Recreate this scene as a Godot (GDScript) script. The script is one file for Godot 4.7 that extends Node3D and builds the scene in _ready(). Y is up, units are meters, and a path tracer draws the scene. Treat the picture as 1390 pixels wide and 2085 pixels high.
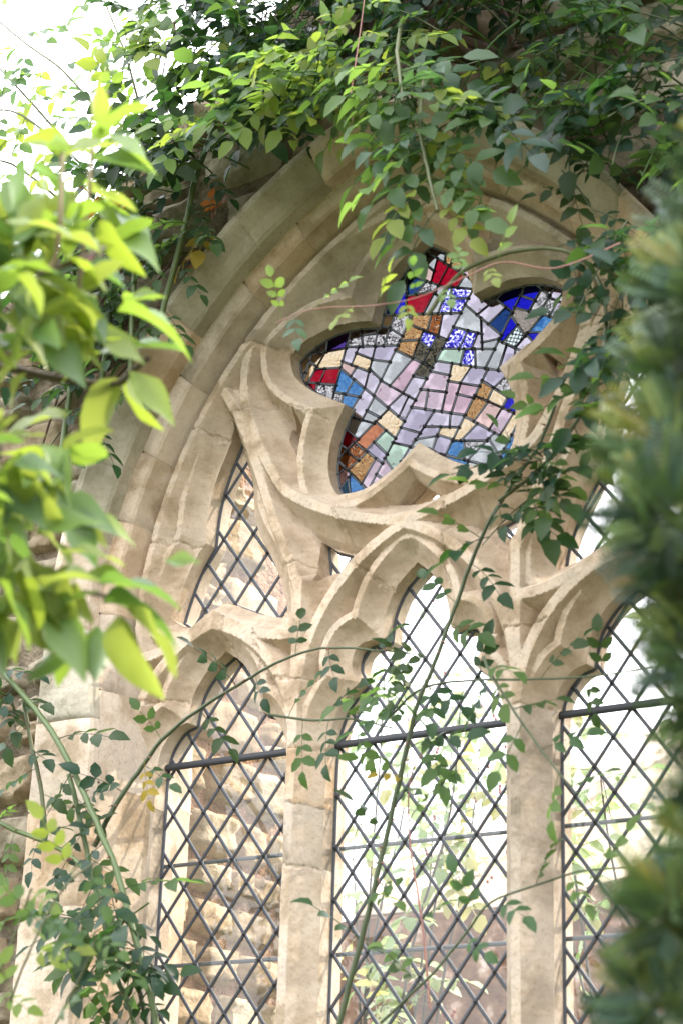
extends Node3D
# A ruined traceried window in a rubble wall, overgrown with climbing roses. Local axes: x along the wall from the window's axis, y up from the springing of the lights, z out of the wall; the ground lies 2.87 m below.

const GROUND := -2.87
const CW := 0.1        # width of a lattice diamond
const CH := 0.131      # height of a lattice diamond
const AC := Vector2(-0.44, 0.31)   # centre of the right-hand arch curve (mirrored for the left)

var rng := RandomNumberGenerator.new()
var mats := {}
var taken := {}


class MB:
	var v := PackedVector3Array()
	var n := PackedVector3Array()
	var u := PackedVector2Array()
	var c := PackedColorArray()
	var i := PackedInt32Array()
	func add(p: Vector3, nn: Vector3) -> int:
		v.append(p)
		n.append(nn)
		return v.size() - 1
	func tri(a: int, b: int, d: int) -> void:
		var g := (v[b] - v[a]).cross(v[d] - v[a])
		if g.dot(n[a] + n[b] + n[d]) > 0.0:
			i.append_array(PackedInt32Array([a, d, b]))
		else:
			i.append_array(PackedInt32Array([a, b, d]))
	func quad(a: int, b: int, d: int, e: int) -> void:
		tri(a, b, d)
		tri(a, d, e)
	func flat(p: Array, nn: Vector3) -> void:
		var k := v.size()
		for q in p:
			add(q, nn)
		for j in range(1, p.size() - 1):
			tri(k, k + j, k + j + 1)
	func box(lo: Vector3, hi: Vector3) -> void:
		for ax in 3:
			for s in [0, 1]:
				var nn := Vector3.ZERO
				nn[ax] = -1.0 if s == 0 else 1.0
				var b := (ax + 1) % 3
				var d := (ax + 2) % 3
				var ps := []
				for w in [[0, 0], [1, 0], [1, 1], [0, 1]]:
					var q := Vector3.ZERO
					q[ax] = lo[ax] if s == 0 else hi[ax]
					q[b] = lo[b] if w[0] == 0 else hi[b]
					q[d] = lo[d] if w[1] == 0 else hi[d]
					ps.append(q)
				flat(ps, nn)
	func tube(pts: PackedVector3Array, r0: float, r1: float, sides := 6, flatten := 1.0, ref := Vector3(0, 0, 1)) -> void:
		var k := v.size()
		var m := pts.size()
		for a in m:
			var t := (pts[mini(a + 1, m - 1)] - pts[maxi(a - 1, 0)]).normalized()
			var s := t.cross(ref)
			if s.length() < 0.05:
				s = t.cross(Vector3(1, 0.2, 0))
			s = s.normalized()
			var w := s.cross(t).normalized()
			var r := lerpf(r0, r1, float(a) / maxf(1.0, m - 1.0))
			for b in sides:
				var an := TAU * b / sides
				var o := s * cos(an) + w * sin(an) * flatten
				add(pts[a] + o * r, (s * cos(an) * flatten + w * sin(an)).normalized())
		for a in m - 1:
			for b in sides:
				var b2 := (b + 1) % sides
				quad(k + a * sides + b, k + a * sides + b2, k + (a + 1) * sides + b2, k + (a + 1) * sides + b)
		for e in [0, m - 1]:
			for b in range(1, sides - 1):
				tri(k + e * sides, k + e * sides + b, k + e * sides + b + 1)
	func mesh() -> ArrayMesh:
		var arr := []
		arr.resize(Mesh.ARRAY_MAX)
		arr[Mesh.ARRAY_VERTEX] = v
		arr[Mesh.ARRAY_NORMAL] = n
		if u.size() == v.size():
			arr[Mesh.ARRAY_TEX_UV] = u
		if c.size() == v.size():
			arr[Mesh.ARRAY_COLOR] = c
		arr[Mesh.ARRAY_INDEX] = i
		var m := ArrayMesh.new()
		m.add_surface_from_arrays(Mesh.PRIMITIVE_TRIANGLES, arr)
		return m


# ---------------------------------------------------------------- naming
func numbered(n: String) -> String:
	if not taken.has(n):
		taken[n] = 0
		return n
	taken[n] += 1
	return "%s_%03d" % [n, taken[n]]

func thing(n: String, label: String, category: String, at := Vector3.ZERO, group := "") -> Node3D:
	var o := Node3D.new()
	o.name = numbered(n)
	o.position = at
	o.set_meta("label", label)
	o.set_meta("category", category)
	if group != "":
		o.set_meta("group", group)
	add_child(o)
	return o

var part_no := {}
func part(par: Node, n: String, m: Mesh, mat: Material, xf := Transform3D.IDENTITY) -> MeshInstance3D:
	var o := MeshInstance3D.new()
	var key := str(par.get_instance_id()) + n
	var k: int = part_no.get(key, 0)
	part_no[key] = k + 1
	o.name = n if k == 0 else "%s_%03d" % [n, k]
	o.mesh = m
	o.material_override = mat
	o.transform = xf
	par.add_child(o, true)
	return o

func structure(n: String, m: Mesh, mat: Material) -> MeshInstance3D:
	var o := MeshInstance3D.new()
	o.name = numbered(n)
	o.mesh = m
	o.material_override = mat
	o.set_meta("kind", "structure")
	add_child(o)
	return o


# ---------------------------------------------------------------- materials
func lin(r: float, g: float, b: float) -> Color:
	return Color(r, g, b).linear_to_srgb()

func ramp_of(stops: Array) -> Gradient:
	var g := Gradient.new()
	var off := PackedFloat32Array()
	var col := PackedColorArray()
	for s in stops:
		off.append(s[0])
		col.append(s[1])
	g.offsets = off
	g.colors = col
	return g

func noise_tex(sd: int, freq: float, octaves: int, stops: Array, size := 512, kind := FastNoiseLite.TYPE_SIMPLEX_SMOOTH, warp := 0.0) -> NoiseTexture2D:
	var f := FastNoiseLite.new()
	f.seed = sd
	f.noise_type = kind
	f.frequency = freq
	f.fractal_octaves = octaves
	f.fractal_gain = 0.6
	if warp > 0.0:
		f.domain_warp_enabled = true
		f.domain_warp_amplitude = warp
		f.domain_warp_frequency = freq
	var t := NoiseTexture2D.new()
	t.width = size
	t.height = size
	t.seamless = true
	t.noise = f
	if stops.size() > 0:
		t.color_ramp = ramp_of(stops)
	return t

var speck: NoiseTexture2D
var grain: NoiseTexture2D
var lump: NoiseTexture2D
var crag: NoiseTexture2D
func stone(key: String, sd: int, cols: Array, scale := 0.8, bump := 0.22, coarse := false) -> StandardMaterial3D:
	if mats.has(key):
		return mats[key]
	if speck == null:
		crag = noise_tex(74, 0.035, 6, [], 512, FastNoiseLite.TYPE_CELLULAR, 30.0)
		speck = noise_tex(71, 0.045, 4, [[0.0, lin(0.50, 0.46, 0.40)], [0.22, lin(0.80, 0.78, 0.74)], [0.38, lin(0.96, 0.95, 0.93)], [0.7, lin(1, 1, 1)], [1.0, lin(1, 0.99, 0.97)]])
		grain = noise_tex(72, 0.06, 5, [])
		lump = noise_tex(73, 0.02, 6, [])
	var m := StandardMaterial3D.new()
	m.resource_name = key
	m.albedo_texture = noise_tex(sd, 0.010, 5, cols, 512, FastNoiseLite.TYPE_SIMPLEX_SMOOTH, 25.0)
	m.uv1_triplanar = true
	m.uv1_world_triplanar = true
	m.uv1_scale = Vector3.ONE * scale
	m.uv1_offset = Vector3(0.13 * sd, 0.27 * sd, 0.05 * sd)
	m.detail_enabled = true
	m.detail_blend_mode = BaseMaterial3D.BLEND_MODE_MUL
	m.detail_albedo = speck
	m.detail_uv_layer = BaseMaterial3D.DETAIL_UV_2
	m.uv2_triplanar = true
	m.uv2_world_triplanar = true
	m.uv2_scale = Vector3.ONE * 3.1
	m.heightmap_enabled = true
	m.heightmap_texture = (crag if key.begins_with("rubble") else lump) if coarse else grain
	m.heightmap_scale = bump
	m.roughness = 0.93
	m.metallic_specular = 0.3
	mats[key] = m
	return m

var vein: ImageTexture
func vein_image() -> ImageTexture:
	# midrib, side veins and blotches of a leaf
	var nf := FastNoiseLite.new()
	nf.seed = 9
	nf.frequency = 0.06
	var im := Image.create(64, 96, false, Image.FORMAT_RGB8)
	for y in 96:
		for x in 64:
			var u := absf(x / 63.0 - 0.5) * 2.0
			var v := y / 95.0
			var s := 0.80 + 0.13 * nf.get_noise_2d(x, y)
			var k := fposmod((v - u * 0.22) * 8.0, 1.0)
			s += 0.10 * (absf(k - 0.5) * 2.0 - 0.5)
			if k < 0.10:
				s = 0.97
			if u < 0.07:
				s = 1.0
			var e := 0.06 * smoothstep(0.75, 1.0, u)
			im.set_pixel(x, y, Color(minf(1.0, s * 1.02 + e), minf(1.0, s), minf(1.0, s * 0.95)))
	im.generate_mipmaps()
	return ImageTexture.create_from_image(im)

func plain(key: String, col: Color, rough := 0.8, back := Color.BLACK, spec := 0.5) -> StandardMaterial3D:
	if mats.has(key):
		return mats[key]
	var m := StandardMaterial3D.new()
	m.resource_name = key
	m.albedo_color = col
	m.roughness = rough
	if key.begins_with("rose_") or key.begins_with("magnolia_l") or key.begins_with("magnolia_g") or key.begins_with("magnolia_y") or key.begins_with("vine"):
		if vein == null:
			vein = vein_image()
		m.heightmap_enabled = true
		m.heightmap_texture = vein
		m.heightmap_scale = 0.12 if key.begins_with("magnolia") else 0.05
	m.metallic_specular = 0.26 if key.begins_with("rose") else spec
	if back != Color.BLACK:
		m.backlight_enabled = true
		m.backlight = back
	mats[key] = m
	return m

func tracery_mat(k: int) -> StandardMaterial3D:
	match k % 4:
		0: return stone("limestone_cream", 3, [[0.27, lin(0.303, 0.228, 0.154)], [0.43, lin(0.465, 0.363, 0.266)], [0.55, lin(0.534, 0.436, 0.345)], [0.76, lin(0.444, 0.372, 0.297)]])
		1: return stone("limestone_warm", 8, [[0.27, lin(0.364, 0.252, 0.159)], [0.44, lin(0.504, 0.382, 0.273)], [0.6, lin(0.534, 0.425, 0.328)], [0.85, lin(0.414, 0.334, 0.257)]])
		2: return stone("limestone_grey", 14, [[0.27, lin(0.252, 0.208, 0.159)], [0.43, lin(0.393, 0.324, 0.257)], [0.58, lin(0.483, 0.411, 0.345)], [0.85, lin(0.504, 0.411, 0.319)]])
	return stone("limestone_pale", 21, [[0.27, lin(0.364, 0.281, 0.200)], [0.44, lin(0.514, 0.416, 0.323)], [0.6, lin(0.575, 0.484, 0.401)], [0.85, lin(0.483, 0.407, 0.339)]])


# ---------------------------------------------------------------- curves
func catmull(p: Array, k: int) -> PackedVector2Array:
	var out := PackedVector2Array()
	for a in p.size() - 1:
		var p0: Vector2 = p[maxi(a - 1, 0)]
		var p3: Vector2 = p[mini(a + 2, p.size() - 1)]
		for b in k:
			out.append((p[a] as Vector2).cubic_interpolate(p[a + 1], p0, p3, float(b) / k))
	out.append(p[p.size() - 1])
	return out

func catmull3(p: Array, k: int) -> PackedVector3Array:
	var out := PackedVector3Array()
	for a in p.size() - 1:
		var p0: Vector3 = p[maxi(a - 1, 0)]
		var p3: Vector3 = p[mini(a + 2, p.size() - 1)]
		for b in k:
			out.append((p[a] as Vector3).cubic_interpolate(p[a + 1], p0, p3, float(b) / k))
	out.append(p[p.size() - 1])
	return out

func strokes(list: Array, k := 5) -> PackedVector2Array:
	var out := PackedVector2Array()
	for s in list:
		var q := catmull(s, k)
		for j in q.size():
			if out.size() == 0 or out[out.size() - 1].distance_to(q[j]) > 0.0005:
				out.append(q[j])
	return out

func mirrored(half: PackedVector2Array, cx: float) -> PackedVector2Array:
	# half: from the top on the axis down the right side to the bottom on the axis (or short of it)
	var out := half.duplicate()
	for j in range(half.size() - 1, -1, -1):
		var q := Vector2(2.0 * cx - half[j].x, half[j].y)
		if out[out.size() - 1].distance_to(q) > 0.0005 and out[0].distance_to(q) > 0.0005:
			out.append(q)
	return out

func shifted(p: PackedVector2Array, by: Vector2) -> PackedVector2Array:
	var out := PackedVector2Array()
	for q in p:
		out.append(q + by)
	return out

func flipped(p: PackedVector2Array) -> PackedVector2Array:
	var out := PackedVector2Array()
	for j in range(p.size() - 1, -1, -1):
		out.append(Vector2(-p[j].x, p[j].y))
	return out

func bounds(p: PackedVector2Array) -> Rect2:
	var r := Rect2(p[0], Vector2.ZERO)
	for q in p:
		r = r.expand(q)
	return r

func arc(cx: float, cy: float, r: float, a0: float, a1: float, k: int) -> PackedVector2Array:
	var out := PackedVector2Array()
	for j in k + 1:
		var a := deg_to_rad(lerpf(a0, a1, float(j) / k))
		out.append(Vector2(cx + r * cos(a), cy + r * sin(a)))
	return out


# ---------------------------------------------------------------- the tracery
var open_mid: PackedVector2Array
var open_side: PackedVector2Array     # about its own axis
var open_panel: PackedVector2Array    # right-hand one
var open_foil: PackedVector2Array
var open_span: PackedVector2Array
var open_eye: PackedVector2Array
var open_eye_low: PackedVector2Array
var openings := []    # [polygon, bounds grown, cusped]
var bars := []        # [points, bounds grown]
var joints := []      # pairs of points
const SIDE := 0.5885
const SILL := -1.9

func define_tracery() -> void:
	var half := strokes([
		[Vector2(0, 0.443), Vector2(0.055, 0.392), Vector2(0.088, 0.328), Vector2(0.100, 0.252)],
		[Vector2(0.100, 0.252), Vector2(0.150, 0.252), Vector2(0.180, 0.233), Vector2(0.188, 0.190), Vector2(0.164, 0.148)],
		[Vector2(0.164, 0.148), Vector2(0.212, 0.105), Vector2(0.241, 0.050), Vector2(0.254, -0.01), Vector2(0.2575, -0.08)]])
	half.append(Vector2(0.2575, SILL))
	open_mid = mirrored(half, 0.0)
	half = strokes([
		[Vector2(0, 0.288), Vector2(0.055, 0.248), Vector2(0.100, 0.187), Vector2(0.118, 0.107)],
		[Vector2(0.118, 0.107), Vector2(0.158, 0.092), Vector2(0.193, 0.048), Vector2(0.207, 0.0), Vector2(0.21, -0.06)]])
	half.append(Vector2(0.21, SILL))
	open_side = mirrored(half, 0.0)
	open_panel = strokes([
		[Vector2(0.585, 0.97), Vector2(0.615, 0.89), Vector2(0.648, 0.81), Vector2(0.672, 0.72), Vector2(0.680, 0.615)],
		[Vector2(0.680, 0.615), Vector2(0.727, 0.540), Vector2(0.760, 0.455), Vector2(0.774, 0.405)],
		[Vector2(0.774, 0.405), Vector2(0.72, 0.375), Vector2(0.65, 0.385), Vector2(0.590, 0.425)],
		[Vector2(0.590, 0.425), Vector2(0.53, 0.398), Vector2(0.47, 0.372), Vector2(0.395, 0.352)],
		[Vector2(0.395, 0.352), Vector2(0.405, 0.42), Vector2(0.442, 0.51), Vector2(0.495, 0.60), Vector2(0.520, 0.665)],
		[Vector2(0.520, 0.665), Vector2(0.527, 0.75), Vector2(0.548, 0.85), Vector2(0.585, 0.97)]], 4)
	open_panel.remove_at(open_panel.size() - 1)
	half = strokes([
		[Vector2(0, 1.378), Vector2(0.07, 1.33), Vector2(0.125, 1.272), Vector2(0.146, 1.215), Vector2(0.158, 1.168)],
		[Vector2(0.158, 1.168), Vector2(0.215, 1.180), Vector2(0.295, 1.182), Vector2(0.37, 1.160), Vector2(0.422, 1.125)],
		[Vector2(0.422, 1.125), Vector2(0.408, 1.062), Vector2(0.343, 1.0), Vector2(0.236, 0.937)],
		[Vector2(0.236, 0.937), Vector2(0.270, 0.865), Vector2(0.284, 0.78), Vector2(0.274, 0.715), Vector2(0.250, 0.675)],
		[Vector2(0.250, 0.675), Vector2(0.17, 0.675), Vector2(0.085, 0.712), Vector2(0, 0.775)]], 4)
	open_foil = mirrored(half, 0.0)
	open_span = PackedVector2Array([Vector2(0.305, 0.556), Vector2(0.262, 0.526), Vector2(0.210, 0.505), Vector2(0.252, 0.468), Vector2(0.288, 0.425), Vector2(0.296, 0.495)])
	open_eye = PackedVector2Array([Vector2(0.372, 0.945), Vector2(0.418, 0.905), Vector2(0.412, 0.865), Vector2(0.385, 0.815), Vector2(0.384, 0.875)])
	open_eye_low = PackedVector2Array([Vector2(0, 0.665), Vector2(0.062, 0.612), Vector2(0, 0.603), Vector2(-0.062, 0.612)])
	for o in [[open_mid, true], [shifted(open_side, Vector2(SIDE, 0)), true], [open_panel, true], [open_foil, true], [open_span, false], [open_eye, false], [open_eye_low, false]]:
		openings.append([o[0], bounds(o[0]).grow(0.125), o[1]])
	var side_angle := rad_to_deg(acos(0.1 / 0.3705))
	for b in [
		PackedVector2Array([Vector2(0.318, SILL - 0.05), Vector2(0.318, 0.42)]),
		arc(-0.17, 0.07, 0.488, 0.0, rad_to_deg(acos(0.17 / 0.488)), 12),
		arc(SIDE + 0.1, -0.01, 0.3705, 180.0, 180.0 - side_angle, 12),
		arc(SIDE - 0.1, -0.01, 0.3705, 0.0, side_angle, 12),
		catmull([Vector2(0.318, 0.281), Vector2(0.36, 0.283), Vector2(0.405, 0.29), Vector2(0.47, 0.311), Vector2(0.53, 0.338), Vector2(SIDE, 0.372)], 2),
		catmull([Vector2(0.86, 0.281), Vector2(0.817, 0.283), Vector2(0.772, 0.29), Vector2(0.707, 0.311), Vector2(0.647, 0.338), Vector2(SIDE, 0.372)], 2),
		catmull([Vector2(0.318, 0.40), Vector2(0.349, 0.485), Vector2(0.398, 0.591), Vector2(0.445, 0.712), Vector2(0.482, 0.806), Vector2(0.543, 0.948), Vector2(0.614, 1.051), Vector2(0.67, 1.12)], 2),
		catmull([Vector2(0, 0.54), Vector2(0.06, 0.546), Vector2(0.2, 0.59), Vector2(0.335, 0.66), Vector2(0.402, 0.725), Vector2(0.49, 0.89), Vector2(0.528, 1.03), Vector2(0.505, 1.17), Vector2(0.42, 1.28), Vector2(0.3, 1.36), Vector2(0.16, 1.425), Vector2(0, 1.45)], 3)]:
		bars.append([b, bounds(b).grow(0.064)])
	for j in [  # joints between the stones
		[-0.40, 0.49, -0.25, 0.46], [-0.60, 0.955, -0.47, 0.962], [-0.80, 0.98, -0.53, 0.86], [-0.20, 0.50, -0.03, 0.33], [0.115, 0.56, 0.11, 0.34],
		[-0.225, 0.66, -0.185, 0.49], [-0.40, -0.012, -0.17, -0.03], [-0.40, -0.155, -0.17, -0.18], [-0.40, -0.315, -0.17, -0.33], [0.23, 0.014, 0.40, 0.006],
		[-0.12, 1.60, 0.0, 1.32], [0.03, 1.56, 0.05, 1.30], [-0.47, 0.985, -0.28, 0.895], [-0.68, 1.20, -0.36, 1.12], [0.40, 0.49, 0.24, 0.46], [0.62, 0.955, 0.45, 0.95],
		[0.34, 1.00, 0.24, 0.87], [0.23, 0.66, 0.18, 0.49], [0.23, -0.85, 0.40, -0.85], [-0.40, -1.15, -0.17, -1.15], [0.23, -1.35, 0.40, -1.35],
		[-0.56, 0.46, -0.55, 0.22], [0.60, 0.46, 0.61, 0.22], [-0.39, 0.17, -0.25, 0.15], [0.24, 0.20, 0.40, 0.21], [-0.88, 0.62, -0.66, 0.60], [0.88, 0.62, 0.66, 0.60], [0.80, 0.98, 0.53, 0.86],
		[-0.88, 0.16, -0.70, 0.16], [0.88, 0.16, 0.70, 0.16], [-0.88, -0.12, -0.78, -0.12], [-0.46, 0.35, -0.43, 0.19], [0.66, 1.22, 0.36, 1.12], [0.30, 1.50, 0.14, 1.18]]:
		joints.append([Vector2(j[0], j[1]), Vector2(j[2], j[3])])

func seg_dist(p: Vector2, a: Vector2, b: Vector2) -> float:
	var d := b - a
	var t := clampf((p - a).dot(d) / maxf(d.length_squared(), 1e-9), 0.0, 1.0)
	return p.distance_to(a + d * t)

func poly_dist(p: Vector2, poly: PackedVector2Array) -> float:
	# positive outside, negative inside
	var best := 1e9
	var inside := false
	var m := poly.size()
	var a := poly[m - 1]
	for j in m:
		var b := poly[j]
		var d := b - a
		var w := p - a
		var t := clampf(w.dot(d) / maxf(d.length_squared(), 1e-9), 0.0, 1.0)
		best = minf(best, (w - d * t).length_squared())
		if (a.y > p.y) != (b.y > p.y) and p.x < (b.x - a.x) * (p.y - a.y) / (b.y - a.y) + a.x:
			inside = not inside
		a = b
	return -sqrt(best) if inside else sqrt(best)

func radius_of(x: float, y: float) -> float:
	x = absf(x)
	return x - AC.x if y < AC.y else Vector2(x - AC.x, y - AC.y).length()

func field(x: float, y: float) -> Vector2:
	# (height of the stone face, signed distance from the nearest opening)
	var p := Vector2(x, y)
	var g := 1e3
	var gs := 1e3
	for o in openings:
		if (o[1] as Rect2).has_point(p):
			var d := poly_dist(p, o[0])
			g = minf(g, d)
			if o[2]:
				gs = minf(gs, d)
	var h := 0.018
	if g > 0.0:
		var dmin := 1.0
		for b in bars:
			if (b[1] as Rect2).has_point(p):
				var q: PackedVector2Array = b[0]
				for j in q.size() - 1:
					dmin = minf(dmin, seg_dist(p, q[j], q[j + 1]))
		if dmin < 0.0128:
			h = 0.118
		elif dmin < 0.078:
			var t := (dmin - 0.0128) / 0.0477
			h = maxf(h, 0.118 - 0.073 * t - (0.007 * sin(PI * t) if t < 1.0 else 0.0))
		if gs < 0.115:
			var s := 0.046
			if gs < 0.048:
				s = 0.046 + 0.054 * (gs / 0.048) - 0.007 * sin(PI * gs / 0.048)
			elif gs < 0.066:
				s = 0.100
			else:
				var t := minf(1.0, (gs - 0.066) / 0.046)
				s = 0.100 - 0.082 * t - 0.004 * sin(PI * t)
			h = maxf(h, s)
		var r := radius_of(x, y)
		if r > 1.17:
			var w := smoothstep(0.12, 0.42, y)
			var f := 0.05
			if r > 1.288:
				f = 0.10
			elif r > 1.268:
				f = 0.128
			elif r > 1.205:
				var t := (1.268 - r) / 0.063
				f = 0.128 - 0.078 * t - 0.008 * sin(PI * t)
			h = maxf(h, lerpf(0.05, maxf(f, 0.046 if r > 1.24 else 0.018), w))
			if r > 1.288:
				h = minf(h, 0.10)
	else:
		h = 0.046
	return Vector2(h, g)

func build_tracery(win: Node3D) -> void:
	tracery_face(win, 0.0031, 1.0)
	tracery_face(win, 0.012, -1.0)

func tracery_face(win: Node3D, step: float, side: float) -> void:
	var front := side > 0.0
	var nx := int(0.885 / step)
	var ncol := 2 * nx + 1
	var ys := PackedFloat32Array()
	var y := SILL
	while y < -0.06:
		ys.append(y)
		y += step * 3.5
		if front:
			for j in joints:
				var jy: float = (j[0].y + j[1].y) * 0.5
				if jy < -0.05 and absf(jy - y) < 0.03:
					y -= step * 2.5
					break
	while y < 1.60:
		ys.append(y)
		y += step
	var nrow := ys.size()
	var hh := PackedFloat32Array()
	var gg := PackedFloat32Array()
	hh.resize(ncol * nrow)
	gg.resize(ncol * nrow)
	for r in nrow:
		for k in nx + 1:
			var f := field(k * step, ys[r])
			hh[r * ncol + nx + k] = f.x
			hh[r * ncol + nx - k] = f.x
			gg[r * ncol + nx + k] = f.y
			gg[r * ncol + nx - k] = f.y
	# joints, chips and wear
	var nf := FastNoiseLite.new()
	nf.seed = 5
	nf.frequency = 9.0
	nf.fractal_octaves = 3
	var near_joint := PackedByteArray()
	near_joint.resize(ncol * nrow)
	if front:
		for q in joints.size():
			var a: Vector2 = joints[q][0]
			var b: Vector2 = joints[q][1]
			var lo := Vector2(minf(a.x, b.x), minf(a.y, b.y)) - Vector2.ONE * 0.03
			var hi := Vector2(maxf(a.x, b.x), maxf(a.y, b.y)) + Vector2.ONE * 0.03
			for r in nrow:
				if ys[r] < lo.y or ys[r] > hi.y:
					continue
				for k in range(maxi(0, int(lo.x / step) + nx - 1), mini(ncol, int(hi.x / step) + nx + 2)):
					var x := (k - nx) * step
					var wob := nf.get_noise_2d(x * 3.0 + q * 7.0, ys[r] * 3.0) * 0.010
					var d := seg_dist(Vector2(x + wob, ys[r] + wob), a, b)
					var w := 0.0042 + 0.003 * nf.get_noise_2d(x * 5.0 - q, ys[r] * 5.0)
					if d < step * 0.9:
						near_joint[r * ncol + k] = 1
					if d < w + 0.006:
						hh[r * ncol + k] -= 0.0065 * clampf(1.0 - (d - w * 0.35) / 0.006, 0.0, 1.0)
		for r in nrow:
			for k in ncol:
				var x := (k - nx) * step
				var nv := nf.get_noise_2d(x * 1.4 + 40.0, ys[r] * 1.4)
				hh[r * ncol + k] += 0.0022 * nv - 0.006 * maxf(0.0, nf.get_noise_2d(x * 2.2 - 90.0, ys[r] * 2.2) - 0.42)
	# which stone each cell belongs to
	var lab := PackedInt32Array()
	lab.resize(ncol * nrow)
	var nlab := 0
	for r in nrow - 1:
		for k in ncol - 1:
			var id := r * ncol + k
			var solid := (gg[id] > 0.0 or gg[id + 1] > 0.0 or gg[id + ncol] > 0.0 or gg[id + ncol + 1] > 0.0) and radius_of((k - nx + 0.5) * step, ys[r]) < 1.31
			lab[id] = 0 if solid else -1
	if front:
		for start in ncol * nrow:
			if lab[start] != 0 or near_joint[start] == 1 or start % ncol == ncol - 1 or start >= ncol * (nrow - 1):
				continue
			nlab += 1
			var stack := PackedInt32Array([start])
			lab[start] = nlab
			while stack.size() > 0:
				var id := stack[stack.size() - 1]
				stack.remove_at(stack.size() - 1)
				for nb in [id - 1, id + 1, id - ncol, id + ncol]:
					if nb >= 0 and nb < ncol * (nrow - 1) and lab[nb] == 0 and near_joint[nb] == 0 and nb % ncol != ncol - 1:
						lab[nb] = nlab
						stack.append(nb)
		for pass_no in 5:
			var nw := lab.duplicate()
			for r in range(0, nrow - 1):
				for k in range(0, ncol - 1):
					var id := r * ncol + k
					if lab[id] == 0:
						for nb in [id - 1, id + 1, id - ncol, id + ncol]:
							if nb >= 0 and nb < lab.size() and lab[nb] > 0:
								nw[id] = lab[nb]
								break
			lab = nw
	else:
		for id in lab.size():
			if lab[id] == 0:
				lab[id] = 1
	# surfaces, one per stone
	var mbs := {}
	var maps := {}
	var sizes := {}
	for r in nrow - 1:
		for k in ncol - 1:
			var id := r * ncol + k
			if lab[id] > 0:
				sizes[lab[id]] = sizes.get(lab[id], 0) + 1
	for r in nrow - 1:
		for k in ncol - 1:
			var id := r * ncol + k
			var l := lab[id]
			if l < 0:
				continue
			if front and sizes.get(l, 0) < 60:
				l = 0
			if not mbs.has(l):
				mbs[l] = MB.new()
				maps[l] = {}
			var mb: MB = mbs[l]
			var vm: Dictionary = maps[l]
			var quad4 := [id, id + 1, id + ncol + 1, id + ncol]
			for tr in [[0, 1, 2], [0, 2, 3]]:
				var poly := []
				var cut := []
				for e in 3:
					var a: int = quad4[tr[e]]
					var b: int = quad4[tr[(e + 1) % 3]]
					if gg[a] > 0.0:
						poly.append(grid_vertex(mb, vm, a, ncol, nx, step, ys, hh, side))
					if (gg[a] > 0.0) != (gg[b] > 0.0):
						var ck := cut_vertex(mb, vm, a, b, ncol, nx, step, ys, hh, gg, side)
						poly.append(ck)
						cut.append(ck)
				for e in range(1, poly.size() - 1):
					mb.tri(poly[0], poly[e], poly[e + 1])
				if cut.size() == 2:
					var pa := mb.v[cut[0]]
					var pb := mb.v[cut[1]]
					var t := Vector3(pb.x - pa.x, pb.y - pa.y, 0)
					if t.length() > 1e-5:
						var nn := Vector3(-t.y, t.x, 0).normalized()
						var x0 := pa.x
						var g0 := field_dist(Vector2(x0, pa.y) + Vector2(nn.x, nn.y) * 0.004)
						if g0 > 0.0:
							nn = -nn
						var zb := -0.006 if front else 0.004
						mb.flat([pa, pb, Vector3(pb.x, pb.y, zb), Vector3(pa.x, pa.y, zb)], nn)
	var order := mbs.keys()
	order.sort()
	var kk := 0
	for l in order:
		var mb: MB = mbs[l]
		if mb.i.size() == 0:
			continue
		kk += 1
		part(win, "tracery_stone" if front else "tracery_inner_face", mb.mesh(), tracery_mat(kk * 3 + int(kk / 3)) if front else tracery_mat(3))

func field_dist(p: Vector2) -> float:
	var g := 1e3
	var q := Vector2(absf(p.x), p.y)
	for o in openings:
		if (o[1] as Rect2).has_point(q):
			g = minf(g, poly_dist(q, o[0]))
	return g

func slope_of(m2: float, m1: float, h0: float, p1: float, p2: float, dm: float, dp: float) -> float:
	# the smoother side's slope, so that arrises stay sharp
	return (h0 - m1) / dm if absf(h0 - 2.0 * m1 + m2) < absf(p2 - 2.0 * p1 + h0) else (p1 - h0) / dp

func grid_normal(id: int, ncol: int, step: float, ys: PackedFloat32Array, hh: PackedFloat32Array, side: float) -> Vector3:
	var r := id / ncol
	var k := id % ncol
	var sx := 0.0
	var sy := 0.0
	if k > 1 and k < ncol - 2:
		sx = slope_of(hh[id - 2], hh[id - 1], hh[id], hh[id + 1], hh[id + 2], step, step)
	if r > 1 and r < ys.size() - 2:
		sy = slope_of(hh[id - 2 * ncol], hh[id - ncol], hh[id], hh[id + ncol], hh[id + 2 * ncol], ys[r] - ys[r - 1], ys[r + 1] - ys[r])
	if side < 0.0:
		sx *= 0.45
		sy *= 0.45
	return Vector3(-sx, -sy, 1.0).normalized() * Vector3(1, 1, side)

func grid_vertex(mb: MB, vm: Dictionary, id: int, ncol: int, nx: int, step: float, ys: PackedFloat32Array, hh: PackedFloat32Array, side: float) -> int:
	if vm.has(id):
		return vm[id]
	var hz := hh[id] if side > 0.0 else -0.046 - (hh[id] - 0.046) * 0.45
	var k := mb.add(Vector3((id % ncol - nx) * step, ys[id / ncol], hz), grid_normal(id, ncol, step, ys, hh, side))
	vm[id] = k
	return k

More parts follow.
